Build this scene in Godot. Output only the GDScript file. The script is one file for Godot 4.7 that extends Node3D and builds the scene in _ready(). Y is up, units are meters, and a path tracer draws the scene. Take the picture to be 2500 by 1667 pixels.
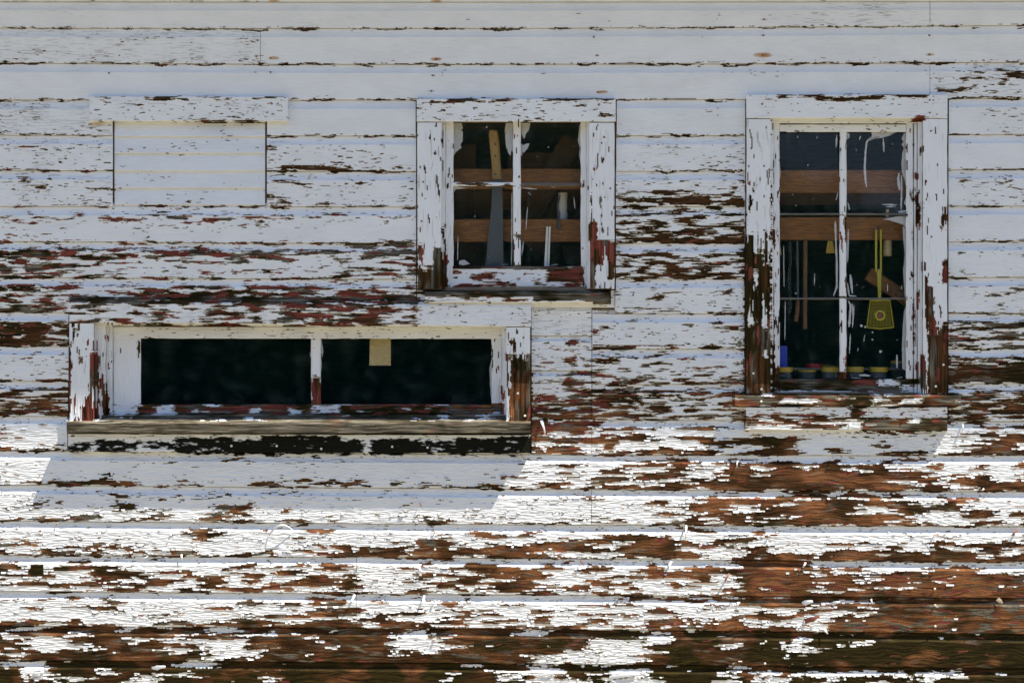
extends Node3D
# A weathered clapboard outbuilding wall with three windows.
# Places are written in photograph pixels on the wall plane; at() turns them into metres (1 px = 1.53 mm on the wall).

const S := 0.00153
const D := 4.437
const EYE := 1.5
const TW := 2048
const TH := 1366
const WX := -14.0      # the wear maps cover the wall from here, 2528 by 1690 px
const WY := -10.0
const WW := 2528.0
const WH := 1690.0
const CW := 640
const CH := 683

# lower edges of the courses of siding: height at the left, middle and right of the photograph
const LINES := [[3, 4, 2], [67, 68, 61], [153, 156, 151], [243, 243, 239], [329, 331, 327], [415, 418, 413], [503, 504, 502], [588, 594, 588], [676, 681, 676], [761, 765, 764], [844, 851, 850],
	[929, 937, 935], [1015, 1023, 1028], [1100, 1109, 1111], [1183, 1193, 1200], [1271, 1280, 1285], [1355, 1363, 1373], [1443, 1452, 1460], [1528, 1536, 1548], [1612, 1620, 1632], [1698, 1706, 1719], [1784, 1792, 1806], [1870, 1878, 1893]]

var wob := FastNoiseLite.new()
var rng := RandomNumberGenerator.new()
var M := {}
var house: Node3D

# control maps of the wear: share of paint lost, share of red undercoat, of grey wood, of dark wood, of fine cracks; grain upright or not
var c_lost := PackedFloat32Array()
var c_red := PackedFloat32Array()
var c_grey := PackedFloat32Array()
var c_dark := PackedFloat32Array()
var c_crack := PackedFloat32Array()
var c_up := PackedByteArray()
var c_id := PackedByteArray()
var c_mould := PackedFloat32Array()
var c_sunlit_rust := PackedFloat32Array()  # rusty tone of bare wood, with sunlight painted into it
var ids := 0
var tex_color: ImageTexture
var tex_height: ImageTexture
var paint_mask: PackedByteArray
var ctl_z := 0.0


func at(px: float, py: float, z := 0.0) -> Vector3:
	var k := (D - z) / D * S
	return Vector3((px - 1250.0) * k, EYE + (833.5 - py) * k, z)


func line_y(k: int, x: float) -> float:
	var l: Array = LINES[k]
	var t := clampf(x / 2500.0, -0.4, 1.4)
	var a: float = l[0]
	var b: float = l[1]
	var c: float = l[2]
	return a * (1 - t) * (1 - 2 * t) + b * 4 * t * (1 - t) + c * t * (2 * t - 1)


func _ready() -> void:
	rng.seed = 7
	wob.seed = 11
	wob.frequency = 0.012
	wob.fractal_octaves = 3
	camera_and_light()
	wear_maps()
	materials()
	house = Node3D.new()
	house.name = "weathered_building"
	add_child(house)
	meta(house, "white clapboard building with badly peeling paint and three old windows", "building")
	shell()
	siding()
	middle_window()
	right_window()
	long_window()
	lips()
	nails()
	curls()
	inside()
	outside()


# ---------------------------------------------------------------- camera, sky, sun

func camera_and_light() -> void:
	var cam := Camera3D.new()
	cam.name = "camera"
	cam.position = Vector3(0, EYE, D)
	cam.fov = rad_to_deg(2 * atan(833.5 * S / D))
	cam.far = 400
	add_child(cam)
	var env := Environment.new()
	env.background_mode = Environment.BG_SKY
	var sky := ProceduralSkyMaterial.new()
	sky.sky_top_color = Color(0.40, 0.54, 0.76)
	sky.sky_horizon_color = Color(0.73, 0.80, 0.885)
	sky.sky_curve = 0.16
	sky.ground_bottom_color = Color(0.30, 0.27, 0.18)
	sky.ground_horizon_color = Color(0.55, 0.58, 0.55)
	sky.sun_angle_max = 8
	env.sky = Sky.new()
	env.sky.sky_material = sky
	env.background_energy_multiplier = 0.72
	env.tonemap_mode = Environment.TONE_MAPPER_LINEAR
	env.tonemap_exposure = 2.55
	env.sdfgi_enabled = true
	env.ssao_enabled = true
	env.ssil_enabled = true
	var we := WorldEnvironment.new()
	we.name = "environment"
	we.environment = env
	add_child(we)
	var sun := DirectionalLight3D.new()
	sun.name = "sun"
	sun.light_energy = 1.42
	sun.light_color = Color(1.0, 0.975, 0.925)
	sun.light_angular_distance = 0.53
	sun.shadow_enabled = true
	add_child(sun)
	sun.look_at_from_position(Vector3(2.7, 5.4, 1.0), Vector3.ZERO)


# ---------------------------------------------------------------- helpers

func meta(o: Node, label: String, category := "", group := "", kind := "") -> void:
	if label:
		o.set_meta("label", label)
	if category:
		o.set_meta("category", category)
	if group:
		o.set_meta("group", group)
	if kind:
		o.set_meta("kind", kind)


func put(parent: Node, called: String, mesh: Mesh, mat: Material) -> MeshInstance3D:
	var o := MeshInstance3D.new()
	o.name = called
	o.mesh = mesh
	o.material_override = mat
	parent.add_child(o, true)
	return o


func group_node(parent: Node, called: String, where := Vector3.ZERO) -> Node3D:
	var o := Node3D.new()
	o.name = called
	parent.add_child(o, true)
	o.position = where
	return o


# Joins rings of [x px, y px, z mm] into a solid. The ring runs down its front (or from right to left on upright pieces).
func solid(rings: Array, off := Vector3.ZERO, vshift := 0.0, smooth := false) -> ArrayMesh:
	var st := SurfaceTool.new()
	st.begin(Mesh.PRIMITIVE_TRIANGLES)
	var n: int = rings[0].size()
	for j in n:
		st.set_smooth_group(1 if smooth else j + 1)
		var jn := (j + 1) % n
		for i in rings.size() - 1:
			var q := [rings[i][j], rings[i + 1][j], rings[i + 1][jn], rings[i][jn]]
			for t: int in [0, 1, 2, 0, 2, 3]:
				vert(st, q[t], off, vshift)
	for e: int in [0, rings.size() - 1]:
		st.set_smooth_group(n + 2 + e)
		var flat := PackedVector2Array()
		var r: Array = rings[e]
		var across: float = absf(r[0].x - r[n / 2].x)
		for p: Vector3 in r:
			flat.append(Vector2(p.x if across > 0.01 and absf(rings[0][0].y - rings[-1][0].y) > absf(rings[0][0].x - rings[-1][0].x) else p.y, p.z * 0.65))
		var tris := Geometry2D.triangulate_polygon(flat)
		for t in tris:
			vert(st, r[t], off, vshift)
	st.generate_normals()
	return st.commit()


func vert(st: SurfaceTool, p: Vector3, off: Vector3, vshift: float) -> void:
	# the texture is laid out in metres along and up the wall
	var q := at(p.x, p.y, p.z * 0.001)
	st.set_uv(Vector2((q.x / S + 1250.0 - WX) / WW, ((EYE - q.y) / S + 833.5 - vshift - WY) / WH))
	st.add_vertex(q - off)


func w(a: float, b: float) -> float:
	return wob.get_noise_2d(a, b)


# A sawn piece with eased edges; y0/y1 may differ at its two ends. Depths in mm.
func plank(parent: Node, called: String, mat: Material, x0: float, y0: float, x1: float, y1: float, zf: float, zb: float, bev := 1.6, rough := 0.7, dy := 0.0, off := Vector3.ZERO) -> MeshInstance3D:
	var rings := []
	var upright := (y1 - y0) > (x1 - x0)
	var length := (y1 - y0) if upright else (x1 - x0)
	var n := clampi(int(length / 24.0), 1, 60)
	var bz := bev * 1.3
	for i in n + 1:
		var t := float(i) / n
		var u := (y0 + (y1 - y0) * t) if upright else (x0 + (x1 - x0) * t)
		var a := rough * w(u * 2.0, x0 * 3.1 + y0)
		var b := rough * w(u * 2.0 + 700, x1 * 3.7 + y1)
		var z := zf + 0.5 * rough * w(u, x0 + 50)
		if upright:
			var l := x0 + a + dy * t
			var r := x1 + b + dy * t
			rings.append([Vector3(r, u, zb), Vector3(r, u, z - bz), Vector3(r - bev, u, z), Vector3(l + bev, u, z), Vector3(l, u, z - bz), Vector3(l, u, zb)])
		else:
			var p := y0 + a + dy * t
			var q := y1 + b + dy * t
			rings.append([Vector3(u, p, zb), Vector3(u, p, z - bz), Vector3(u, p + bev, z), Vector3(u, q - bev, z), Vector3(u, q, z - bz), Vector3(u, q, zb)])
	return put(parent, called, solid(rings, off), mat)


func tube(path: Array, radius: float, sides := 7, off := Vector3.ZERO) -> ArrayMesh:
	var st := SurfaceTool.new()
	st.begin(Mesh.PRIMITIVE_TRIANGLES)
	st.set_smooth_group(1)
	var rings := []
	for i in path.size():
		var d: Vector3 = (path[mini(i + 1, path.size() - 1)] - path[maxi(i - 1, 0)]).normalized()
		var side := d.cross(Vector3(0.31, 0.2, 0.93)).normalized()
		var up := side.cross(d)
		var ring := []
		for k in sides:
			var a := TAU * k / sides
			ring.append(path[i] + (side * cos(a) + up * sin(a)) * radius - off)
		rings.append(ring)
	for i in rings.size() - 1:
		for k in sides:
			var k2 := (k + 1) % sides
			for p: Vector3 in [rings[i][k], rings[i + 1][k], rings[i + 1][k2], rings[i][k], rings[i + 1][k2], rings[i][k2]]:
				st.add_vertex(p)
	st.generate_normals()
	return st.commit()


func lathe(profile: Array, sides := 24) -> ArrayMesh:   # [radius, height] pairs from the bottom up
	var st := SurfaceTool.new()
	st.begin(Mesh.PRIMITIVE_TRIANGLES)
	for i in profile.size() - 1:
		st.set_smooth_group(i + 1)
		for k in sides:
			var a := TAU * k / sides
			var b := TAU * (k + 1) / sides
			var p0 := Vector3(cos(a) * profile[i][0], profile[i][1], sin(a) * profile[i][0])
			var p1 := Vector3(cos(b) * profile[i][0], profile[i][1], sin(b) * profile[i][0])
			var q0 := Vector3(cos(a) * profile[i + 1][0], profile[i + 1][1], sin(a) * profile[i + 1][0])
			var q1 := Vector3(cos(b) * profile[i + 1][0], profile[i + 1][1], sin(b) * profile[i + 1][0])
			for p: Vector3 in [p0, q1, p1, p0, q0, q1]:
				st.add_vertex(p)
	st.generate_normals()
	return st.commit()


func box_mesh(size: Vector3) -> BoxMesh:
	var b := BoxMesh.new()
	b.size = size
	return b


# ---------------------------------------------------------------- wear: where the paint is gone

func ctl(x0: float, y0: float, x1: float, y1: float, lost: float, red := -1.0, grey := -1.0, dark := -1.0, soft := 8.0, crack := -1.0, up := -1) -> void:
	var sx := CW / WW
	var sy := CH / WH
	if soft <= 0:
		ids = ids % 250 + 1
	var f_z := (D - ctl_z * 0.001) / D   # where a piece of that depth lies when measured in metres on the wall
	x0 = 1250 + (x0 - 1250) * f_z
	x1 = 1250 + (x1 - 1250) * f_z
	y0 = 833.5 + (y0 - 833.5) * f_z
	y1 = 833.5 + (y1 - 833.5) * f_z
	for cy in range(maxi(0, int((y0 - soft - WY) * sy)), mini(CH, int((y1 + soft - WY) * sy) + 1)):
		var y := (cy + 0.5) / sy + WY
		for cx in range(maxi(0, int((x0 - soft - WX) * sx)), mini(CW, int((x1 + soft - WX) * sx) + 1)):
			var x := (cx + 0.5) / sx + WX
			var out := maxf(maxf(x0 - x, x - x1), maxf(y0 - y, y - y1))
			var f := 1.0 if out <= 0 else (0.0 if soft <= 0 else 1.0 - out / soft)
			if f <= 0:
				continue
			var k := cy * CW + cx
			if lost >= 0:
				c_lost[k] = lerpf(c_lost[k], lost * 0.01, f)
			if red >= 0:
				c_red[k] = lerpf(c_red[k], red * 0.01, f)
			if grey >= 0:
				c_grey[k] = lerpf(c_grey[k], grey * 0.01, f)
			if dark >= 0:
				c_dark[k] = lerpf(c_dark[k], dark * 0.01, f)
			if crack >= 0:
				c_crack[k] = lerpf(c_crack[k], crack * 0.01, f)
			if up >= 0 and f > 0.99:
				c_up[k] = up
			if soft <= 0:
				c_id[k] = ids


func mould(x0: float, y0: float, x1: float, y1: float, share: float, soft := 10.0) -> void:
	var f_z := (D - ctl_z * 0.001) / D
	for cy in range(int((y0 - WY) * CH / WH) - 8, int((y1 - WY) * CH / WH) + 9):
		for cx in range(int((x0 - WX) * CW / WW) - 8, int((x1 - WX) * CW / WW) + 9):
			var x := 1250 + ((cx + 0.5) * WW / CW + WX - 1250) / f_z
			var y := 833.5 + ((cy + 0.5) * WH / CH + WY - 833.5) / f_z
			var f := clampf(1.0 - maxf(maxf(x0 - x, x - x1), maxf(y0 - y, y - y1)) / soft, 0, 1)
			if f > 0 and cx >= 0 and cx < CW and cy >= 0 and cy < CH:
				c_mould[cy * CW + cx] = maxf(c_mould[cy * CW + cx], f * share * 0.01)


# [x, cove, ridge under the cove, middle, lower face, bottom edge]: per cent of paint lost along each course
func lost_by_course() -> Array:
	return [
		[[0, 0, 0, 0.5, 1, 1], [2000, 0, 0.5, 2, 1, 3], [2270, 0, 0, 1, 1, 3], [2272, 0, 0, 0, 0, 0]],
		[[0, 1, 5, 2, 5, 10], [300, 1, 8, 3, 5, 9], [560, 1, 5, 2, 2, 4], [634, 1, 6, 2, 4, 4], [637, 0, 1, 0, 0.3, 1], [1400, 0, 2, 0, 1, 2], [2100, 0, 1, 0, 2, 3], [2500, 0, 0, 0, 1, 3]],
		[[0, 0, 1, 1, 0, 0], [900, 0, 2, 0, 0, 1], [1900, 0, 3, 0, 0.5, 1], [2268, 0, 4, 1, 1, 4], [2273, 4, 22, 12, 22, 22], [2500, 10, 40, 30, 22, 28]],
		[[0, 1, 3, 3, 4, 12], [277, 3, 3, 4, 5, 15], [649, 0, 0, 0, 0, 1], [1500, 0, 1, 0, 0, 1], [2313, 1, 7, 1, 3, 3], [2500, 0, 6, 3, 4, 3]],
		[[0, 1, 14, 4, 12, 8], [277, 3, 22, 8, 18, 8], [649, 4, 16, 10, 14, 12], [720, 2, 8, 10, 24, 60], [840, 3, 12, 16, 24, 70], [880, 2, 12, 14, 10, 20], [1018, 1, 7, 6, 6, 20], [1500, 1, 9, 5, 10, 2], [1823, 1, 9, 5, 10, 5], [2313, 0, 9, 1, 1, 14], [2420, 0, 6, 0, 0, 8], [2500, 0, 5, 0, 0, 1]],
		[[0, 2, 22, 7, 10, 12], [277, 6, 22, 8, 16, 18], [649, 28, 40, 9, 20, 18], [760, 2, 26, 4, 10, 16], [1018, 1, 10, 5, 12, 4], [1500, 1, 10, 20, 30, 25], [1590, 1, 16, 30, 70, 60], [1700, 1, 16, 25, 85, 75], [1823, 2, 14, 25, 60, 70], [2313, 0, 16, 3, 6, 6], [2500, 0, 30, 8, 16, 10]],
		[[0, 3, 26, 9, 22, 8], [200, 3, 30, 6, 9, 3], [330, 8, 40, 16, 4, 2], [560, 9, 42, 16, 4, 2], [800, 2, 26, 4, 2, 1], [1018, 1, 30, 5, 1, 1], [1500, 18, 60, 45, 50, 88], [1650, 22, 55, 50, 70, 90], [1823, 20, 50, 45, 75, 88], [2313, 0, 4, 0, 0, 3], [2500, 0, 3, 0, 3, 8]],
		[[0, 22, 88, 62, 68, 70], [130, 14, 86, 62, 60, 68], [200, 10, 80, 35, 26, 30], [420, 14, 82, 26, 20, 22], [560, 6, 70, 36, 22, 26], [690, 6, 80, 20, 22, 30], [790, 10, 66, 10, 30, 40], [900, 10, 78, 48, 44, 40], [1018, 8, 66, 30, 40, 30], [1500, 8, 40, 34, 50, 70], [1650, 6, 55, 48, 52, 85], [1823, 10, 45, 45, 50, 80], [2313, 1, 18, 6, 3, 6], [2500, 1, 16, 4, 10, 10]],
		[[0, 10, 62, 55, 60, 86], [120, 8, 66, 50, 60, 90], [170, 4, 34, 20, 20, 30], [320, 4, 42, 20, 10, 10], [345, 6, 72, 66, 60, 66], [640, 6, 78, 70, 64, 68], [800, 10, 70, 56, 56, 60], [1018, 8, 54, 44, 30, 10], [1500, 3, 22, 16, 18, 26], [1823, 4, 26, 20, 16, 30], [2313, 1, 12, 8, 5, 4], [2500, 2, 26, 14, 10, 6]],
		[[0, 8, 30, 80, 94, 96], [90, 8, 36, 80, 90, 92], [125, 8, 34, 40, 50, 70], [167, 8, 40, 55, 50, 60], [1297, 4, 12, 10, 8, 14], [1440, 6, 20, 18, 14, 20], [1446, 4, 34, 28, 10, 60], [1600, 4, 30, 10, 6, 55], [1823, 5, 40, 12, 10, 60], [2313, 2, 40, 30, 46, 50], [2400, 2, 60, 50, 46, 40], [2500, 2, 66, 64, 60, 40]],
		[[0, 3, 6, 4, 8, 18], [167, 6, 18, 12, 26, 34], [1297, 2, 6, 14, 10, 18], [1440, 6, 22, 30, 30, 50], [1446, 20, 45, 30, 30, 75], [1550, 12, 30, 30, 28, 76], [1823, 8, 26, 18, 30, 78], [2313, 6, 24, 60, 80, 92], [2360, 6, 46, 92, 97, 97], [2500, 6, 40, 82, 97, 97]],
		[[0, 5, 62, 56, 66, 84], [167, 6, 66, 56, 60, 84], [1297, 4, 10, 30, 40, 70], [1380, 6, 40, 70, 60, 60], [1446, 40, 70, 66, 70, 50], [1560, 25, 60, 40, 40, 40], [1700, 20, 56, 50, 46, 34], [1823, 20, 50, 52, 40, 34], [2313, 10, 40, 72, 80, 60], [2500, 12, 60, 80, 88, 62]],
		[[0, 6, 18, 26, 30, 66], [130, 6, 20, 30, 32, 56], [165, 4, 10, 6, 6, 20], [1297, 60, 66, 74, 56, 66], [1445, 40, 50, 56, 40, 60], [1500, 14, 40, 40, 44, 66], [1700, 8, 34, 36, 46, 70], [1830, 6, 16, 30, 64, 66], [1960, 4, 12, 14, 50, 60], [2060, 4, 12, 12, 26, 34], [2290, 4, 14, 14, 20, 46], [2340, 20, 50, 36, 44, 62], [2500, 45, 60, 60, 70, 76]],
		[[0, 3, 6, 10, 12, 70], [90, 2, 5, 6, 14, 70], [110, 2, 4, 1, 6, 46], [215, 2, 16, 1, 16, 70], [300, 3, 18, 1, 8, 30], [600, 4, 20, 2, 10, 30], [680, 4, 16, 2, 24, 70], [880, 2, 5, 1, 10, 60], [1000, 2, 4, 1, 6, 28], [1080, 2, 4, 2, 14, 50], [1200, 2, 6, 5, 16, 36], [1290, 3, 26, 34, 34, 60], [1500, 3, 36, 48, 46, 66], [1600, 8, 50, 60, 55, 60], [1720, 12, 52, 66, 70, 82], [1790, 14, 82, 95, 97, 96], [2040, 6, 76, 95, 98, 96], [2100, 8, 50, 84, 97, 96], [2200, 30, 50, 66, 90, 90], [2300, 6, 28, 46, 76, 80], [2500, 4, 40, 46, 70, 70]],
		[[0, 5, 14, 24, 20, 60], [250, 6, 22, 16, 14, 46], [520, 8, 22, 22, 40, 62], [620, 6, 14, 10, 20, 46], [900, 4, 10, 4, 12, 44], [1100, 3, 12, 4, 10, 40], [1400, 3, 16, 8, 12, 46], [1600, 5, 40, 22, 26, 56], [1720, 8, 36, 50, 60, 80], [1820, 20, 72, 88, 84, 94], [2000, 40, 84, 92, 90, 96], [2180, 30, 70, 86, 74, 92], [2330, 16, 40, 84, 66, 92], [2400, 6, 10, 70, 70, 90], [2500, 4, 6, 30, 36, 76]],
		[[0, 6, 16, 12, 44, 62], [220, 3, 8, 24, 30, 60], [330, 3, 8, 10, 16, 50], [480, 5, 26, 8, 10, 36], [600, 3, 16, 4, 8, 30], [740, 14, 26, 10, 20, 56], [850, 4, 12, 8, 26, 76], [960, 4, 14, 12, 20, 66], [1060, 12, 36, 46, 40, 80], [1200, 4, 36, 24, 24, 80], [1340, 6, 30, 46, 60, 90], [1420, 6, 34, 80, 94, 94], [1600, 14, 50, 92, 94, 94], [1700, 10, 26, 84, 74, 90], [1860, 14, 24, 46, 70, 94], [2000, 18, 22, 26, 56, 96], [2130, 10, 24, 36, 90, 96], [2280, 6, 14, 36, 84, 96], [2470, 6, 16, 34, 76, 92], [2500, 6, 40, 70, 84, 92]],
		[[0, 6, 50, 55, 50, 56], [260, 4, 40, 46, 46, 52], [330, 4, 40, 60, 40, 52], [480, 4, 24, 36, 34, 50], [700, 6, 40, 34, 44, 66], [800, 10, 56, 64, 50, 74], [868, 8, 60, 70, 60, 74], [874, 3, 5, 14, 22, 40], [1010, 4, 6, 18, 24, 40], [1022, 6, 40, 60, 56, 60], [1130, 6, 70, 78, 60, 70], [1300, 6, 50, 60, 56, 66], [1430, 10, 42, 36, 42, 66], [1640, 14, 60, 60, 30, 60], [1794, 12, 56, 50, 26, 66], [1800, 90, 90, 96, 92, 97], [1966, 92, 92, 96, 92, 97], [1980, 14, 70, 90, 84, 96], [2200, 14, 66, 92, 86, 96], [2500, 16, 70, 95, 92, 97]],
		[[0, 3, 18, 24, 22, 66], [270, 4, 46, 36, 30, 64], [300, 3, 14, 14, 22, 56], [560, 3, 14, 12, 22, 60], [690, 10, 24, 30, 50, 80], [740, 26, 64, 76, 70, 92], [868, 12, 50, 84, 84, 92], [876, 6, 18, 22, 40, 70], [1040, 18, 16, 20, 60, 82], [1090, 12, 16, 24, 60, 80], [1200, 6, 20, 30, 44, 56], [1330, 8, 34, 36, 36, 50], [1500, 10, 36, 36, 36, 46], [1660, 60, 40, 36, 56, 76], [1800, 88, 76, 62, 76, 92], [1950, 88, 78, 52, 60, 90], [2060, 90, 82, 72, 72, 88], [2140, 92, 92, 94, 92, 94], [2500, 95, 96, 96, 95, 94]],
		[[0, 40, 66, 50, 76, 96], [140, 50, 86, 70, 90, 97], [230, 52, 80, 66, 90, 96], [340, 60, 50, 40, 72, 90], [600, 52, 46, 46, 60, 84], [690, 90, 80, 80, 90, 90], [940, 97, 97, 97, 97, 96], [980, 96, 60, 60, 92, 96], [1050, 84, 50, 66, 96, 96], [1120, 92, 94, 90, 97, 96], [1280, 74, 92, 96, 96, 94], [1380, 90, 90, 70, 60, 66], [1470, 92, 86, 40, 46, 66], [1570, 92, 66, 46, 58, 84], [1640, 90, 88, 80, 90, 95], [1800, 94, 92, 86, 88, 95], [1940, 96, 80, 72, 90, 96], [2500, 97, 98, 98, 98, 97]],
		[[0, 76, 84, 90, 90, 92], [110, 60, 74, 92, 92, 92], [300, 90, 92, 88, 88, 92], [380, 66, 70, 66, 70, 92], [560, 84, 60, 62, 74, 90], [680, 96, 96, 94, 94, 94], [900, 97, 97, 97, 97, 97], [1300, 70, 66, 66, 80, 90], [1500, 80, 76, 60, 60, 90], [1640, 90, 92, 90, 90, 94], [1850, 84, 78, 72, 86, 92], [2150, 84, 80, 80, 82, 92], [2300, 86, 80, 80, 88, 92], [2500, 97, 97, 97, 97, 97]],
	]


# [x, red undercoat, grey wood, dark wood, fine cracks]
func kind_by_course() -> Array:
	return [
		[[0, 0, 40, 0, 10], [1200, 0, 30, 0, 3], [1900, 0, 30, 0, 5], [2050, 0, 30, 0, 30], [2260, 0, 30, 0, 36], [2275, 0, 0, 0, 0]],
		[[0, 10, 20, 40, 30], [620, 10, 20, 30, 30], [640, 0, 20, 0, 4], [2500, 0, 20, 0, 5]],
		[[0, 0, 20, 20, 3], [2268, 0, 20, 20, 4], [2273, 0, 10, 20, 30], [2500, 0, 10, 10, 30]],
		[[0, 0, 20, 20, 40], [277, 0, 20, 20, 38], [649, 0, 0, 0, 3], [1500, 0, 0, 0, 5], [2500, 0, 10, 0, 8]],
		[[0, 10, 20, 20, 12], [277, 15, 10, 20, 16], [649, 6, 10, 10, 14], [1018, 0, 10, 10, 10], [1500, 0, 10, 10, 16], [1823, 0, 10, 10, 18], [2313, 0, 10, 0, 8], [2500, 0, 10, 0, 8]],
		[[0, 12, 20, 20, 16], [277, 20, 10, 10, 16], [649, 10, 10, 20, 14], [1018, 0, 10, 10, 10], [1500, 0, 10, 10, 30], [1823, 0, 10, 10, 26], [2313, 0, 40, 0, 10], [2500, 0, 30, 0, 20]],
		[[0, 70, 30, 0, 8], [300, 60, 40, 0, 6], [420, 50, 60, 0, 3], [1018, 50, 60, 0, 3], [1500, 4, 10, 20, 16], [1823, 6, 10, 30, 16], [2313, 0, 20, 0, 4], [2500, 0, 20, 0, 6]],
		[[0, 34, 70, 40, 10], [150, 45, 60, 40, 10], [420, 62, 70, 20, 10], [560, 45, 70, 20, 8], [800, 20, 80, 40, 8], [1018, 26, 70, 20, 8], [1500, 4, 10, 20, 10], [1823, 6, 10, 20, 10], [2313, 10, 30, 0, 8], [2500, 0, 50, 0, 12]],
		[[0, 26, 50, 50, 12], [110, 50, 40, 40, 10], [330, 66, 40, 20, 6], [480, 50, 40, 60, 6], [800, 60, 40, 50, 6], [1018, 60, 50, 10, 6], [1500, 4, 50, 10, 14], [1823, 6, 30, 10, 14], [2313, 4, 40, 0, 10], [2500, 4, 40, 0, 14]],
		[[0, 20, 10, 20, 8], [167, 20, 20, 10, 8], [1297, 4, 20, 10, 16], [1445, 20, 40, 0, 10], [1600, 20, 40, 0, 10], [1823, 14, 40, 10, 8], [2313, 10, 50, 20, 10], [2500, 6, 50, 20, 8]],
		[[0, 20, 20, 10, 8], [167, 30, 20, 10, 8], [1297, 40, 20, 0, 18], [1445, 30, 40, 10, 12], [1600, 20, 30, 10, 12], [1823, 26, 30, 20, 12], [2313, 10, 30, 50, 8], [2500, 2, 20, 60, 8]],
		[[0, 4, 20, 10, 10], [167, 10, 20, 10, 10], [1297, 50, 30, 0, 10], [1445, 20, 30, 40, 10], [1600, 10, 20, 30, 12], [1823, 10, 20, 20, 10], [2313, 6, 20, 30, 8], [2500, 4, 10, 40, 8]],
		[[0, 10, 10, 0, 14], [165, 10, 10, 0, 10], [1297, 30, 20, 10, 8], [1440, 40, 10, 0, 8], [1600, 6, 10, 10, 12], [2313, 6, 10, 30, 10], [2500, 10, 10, 20, 8]],
		[[0, 6, 10, 0, 14], [210, 40, 20, 20, 3], [500, 30, 20, 20, 3], [1200, 4, 10, 20, 4], [1300, 10, 5, 0, 10], [2500, 14, 0, 0, 10]],
		[[0, 12, 40, 0, 10], [600, 10, 30, 20, 6], [1300, 10, 20, 0, 8], [1800, 14, 6, 6, 8], [2500, 24, 6, 10, 8]],
		[[0, 16, 30, 0, 6], [600, 16, 30, 0, 6], [1400, 14, 10, 0, 6], [2000, 16, 4, 10, 6], [2500, 12, 4, 6, 6]],
		[[0, 6, 4, 20, 10], [900, 16, 4, 10, 10], [1700, 24, 4, 0, 6], [1900, 40, 4, 10, 6], [2500, 36, 10, 10, 6]],
		[[0, 12, 20, 0, 8], [700, 16, 20, 20, 6], [1100, 30, 16, 10, 6], [1500, 40, 16, 0, 6], [1900, 30, 16, 10, 6], [2500, 16, 30, 20, 6]],
		[[0, 6, 10, 20, 4], [900, 6, 16, 14, 4], [1500, 6, 14, 26, 4], [1800, 4, 6, 66, 4], [2500, 4, 4, 80, 4]],
		[[0, 0, 0, 70, 2], [900, 2, 0, 66, 2], [2500, 0, 0, 90, 2]],
	]


func along(stops: Array, x: float, n: int) -> Array:
	var i := 0
	while i < stops.size() - 1 and stops[i + 1][0] <= x:
		i += 1
	var a: Array = stops[i]
	var b: Array = stops[mini(i + 1, stops.size() - 1)]
	var t := 0.0 if b[0] == a[0] else clampf((x - a[0]) / float(b[0] - a[0]), 0, 1)
	var out := []
	for k in n:
		out.append(lerpf(a[k + 1], b[k + 1], t))
	return out


func wear_maps() -> void:
	c_lost.resize(CW * CH)
	c_red.resize(CW * CH)
	c_grey.resize(CW * CH)
	c_dark.resize(CW * CH)
	c_crack.resize(CW * CH)
	c_up.resize(CW * CH)
	c_id.resize(CW * CH)
	c_mould.resize(CW * CH)
	c_sunlit_rust.resize(CW * CH)
	var lost := lost_by_course()
	var kinds := kind_by_course()
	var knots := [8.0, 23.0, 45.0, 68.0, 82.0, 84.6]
	for cx in CW:
		var x := (cx + 0.5) * WW / CW + WX
		for k in 20:
			var top := line_y(k, x)
			var bottom := line_y(k + 1, x)
			var lo := along(lost[k], x, 5)
			if k >= 18:
				for q in 5:
					lo[q] = 100.0 - (100.0 - lo[q]) * 0.62
			lo.append(maxf(lo[4], 60.0))   # worn drip edge, forced everywhere to paint in the dark shadow line of the lap
			var ki := along(kinds[k], x, 4)
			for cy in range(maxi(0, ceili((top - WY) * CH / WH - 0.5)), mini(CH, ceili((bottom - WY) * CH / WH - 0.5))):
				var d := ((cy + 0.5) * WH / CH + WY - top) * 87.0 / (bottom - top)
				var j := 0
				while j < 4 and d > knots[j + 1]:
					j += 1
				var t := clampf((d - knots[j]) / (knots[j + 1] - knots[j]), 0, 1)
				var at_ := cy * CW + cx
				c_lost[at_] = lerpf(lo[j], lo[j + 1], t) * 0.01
				c_red[at_] = ki[0] * (0.01 if k < 12 else 0.0025)
				c_sunlit_rust[at_] = 0.0 if k < 11 else (0.34 if k < 18 else 0.16) + ki[0] * 0.017  # lower courses: bare wood coloured lighter and warmer to stand in for sunlight
				c_grey[at_] = ki[1] * 0.01
				c_dark[at_] = ki[2] * 0.01
				c_crack[at_] = ki[3] * 0.01
	wear_details()
	wear_trim()
	paint_textures()


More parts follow.
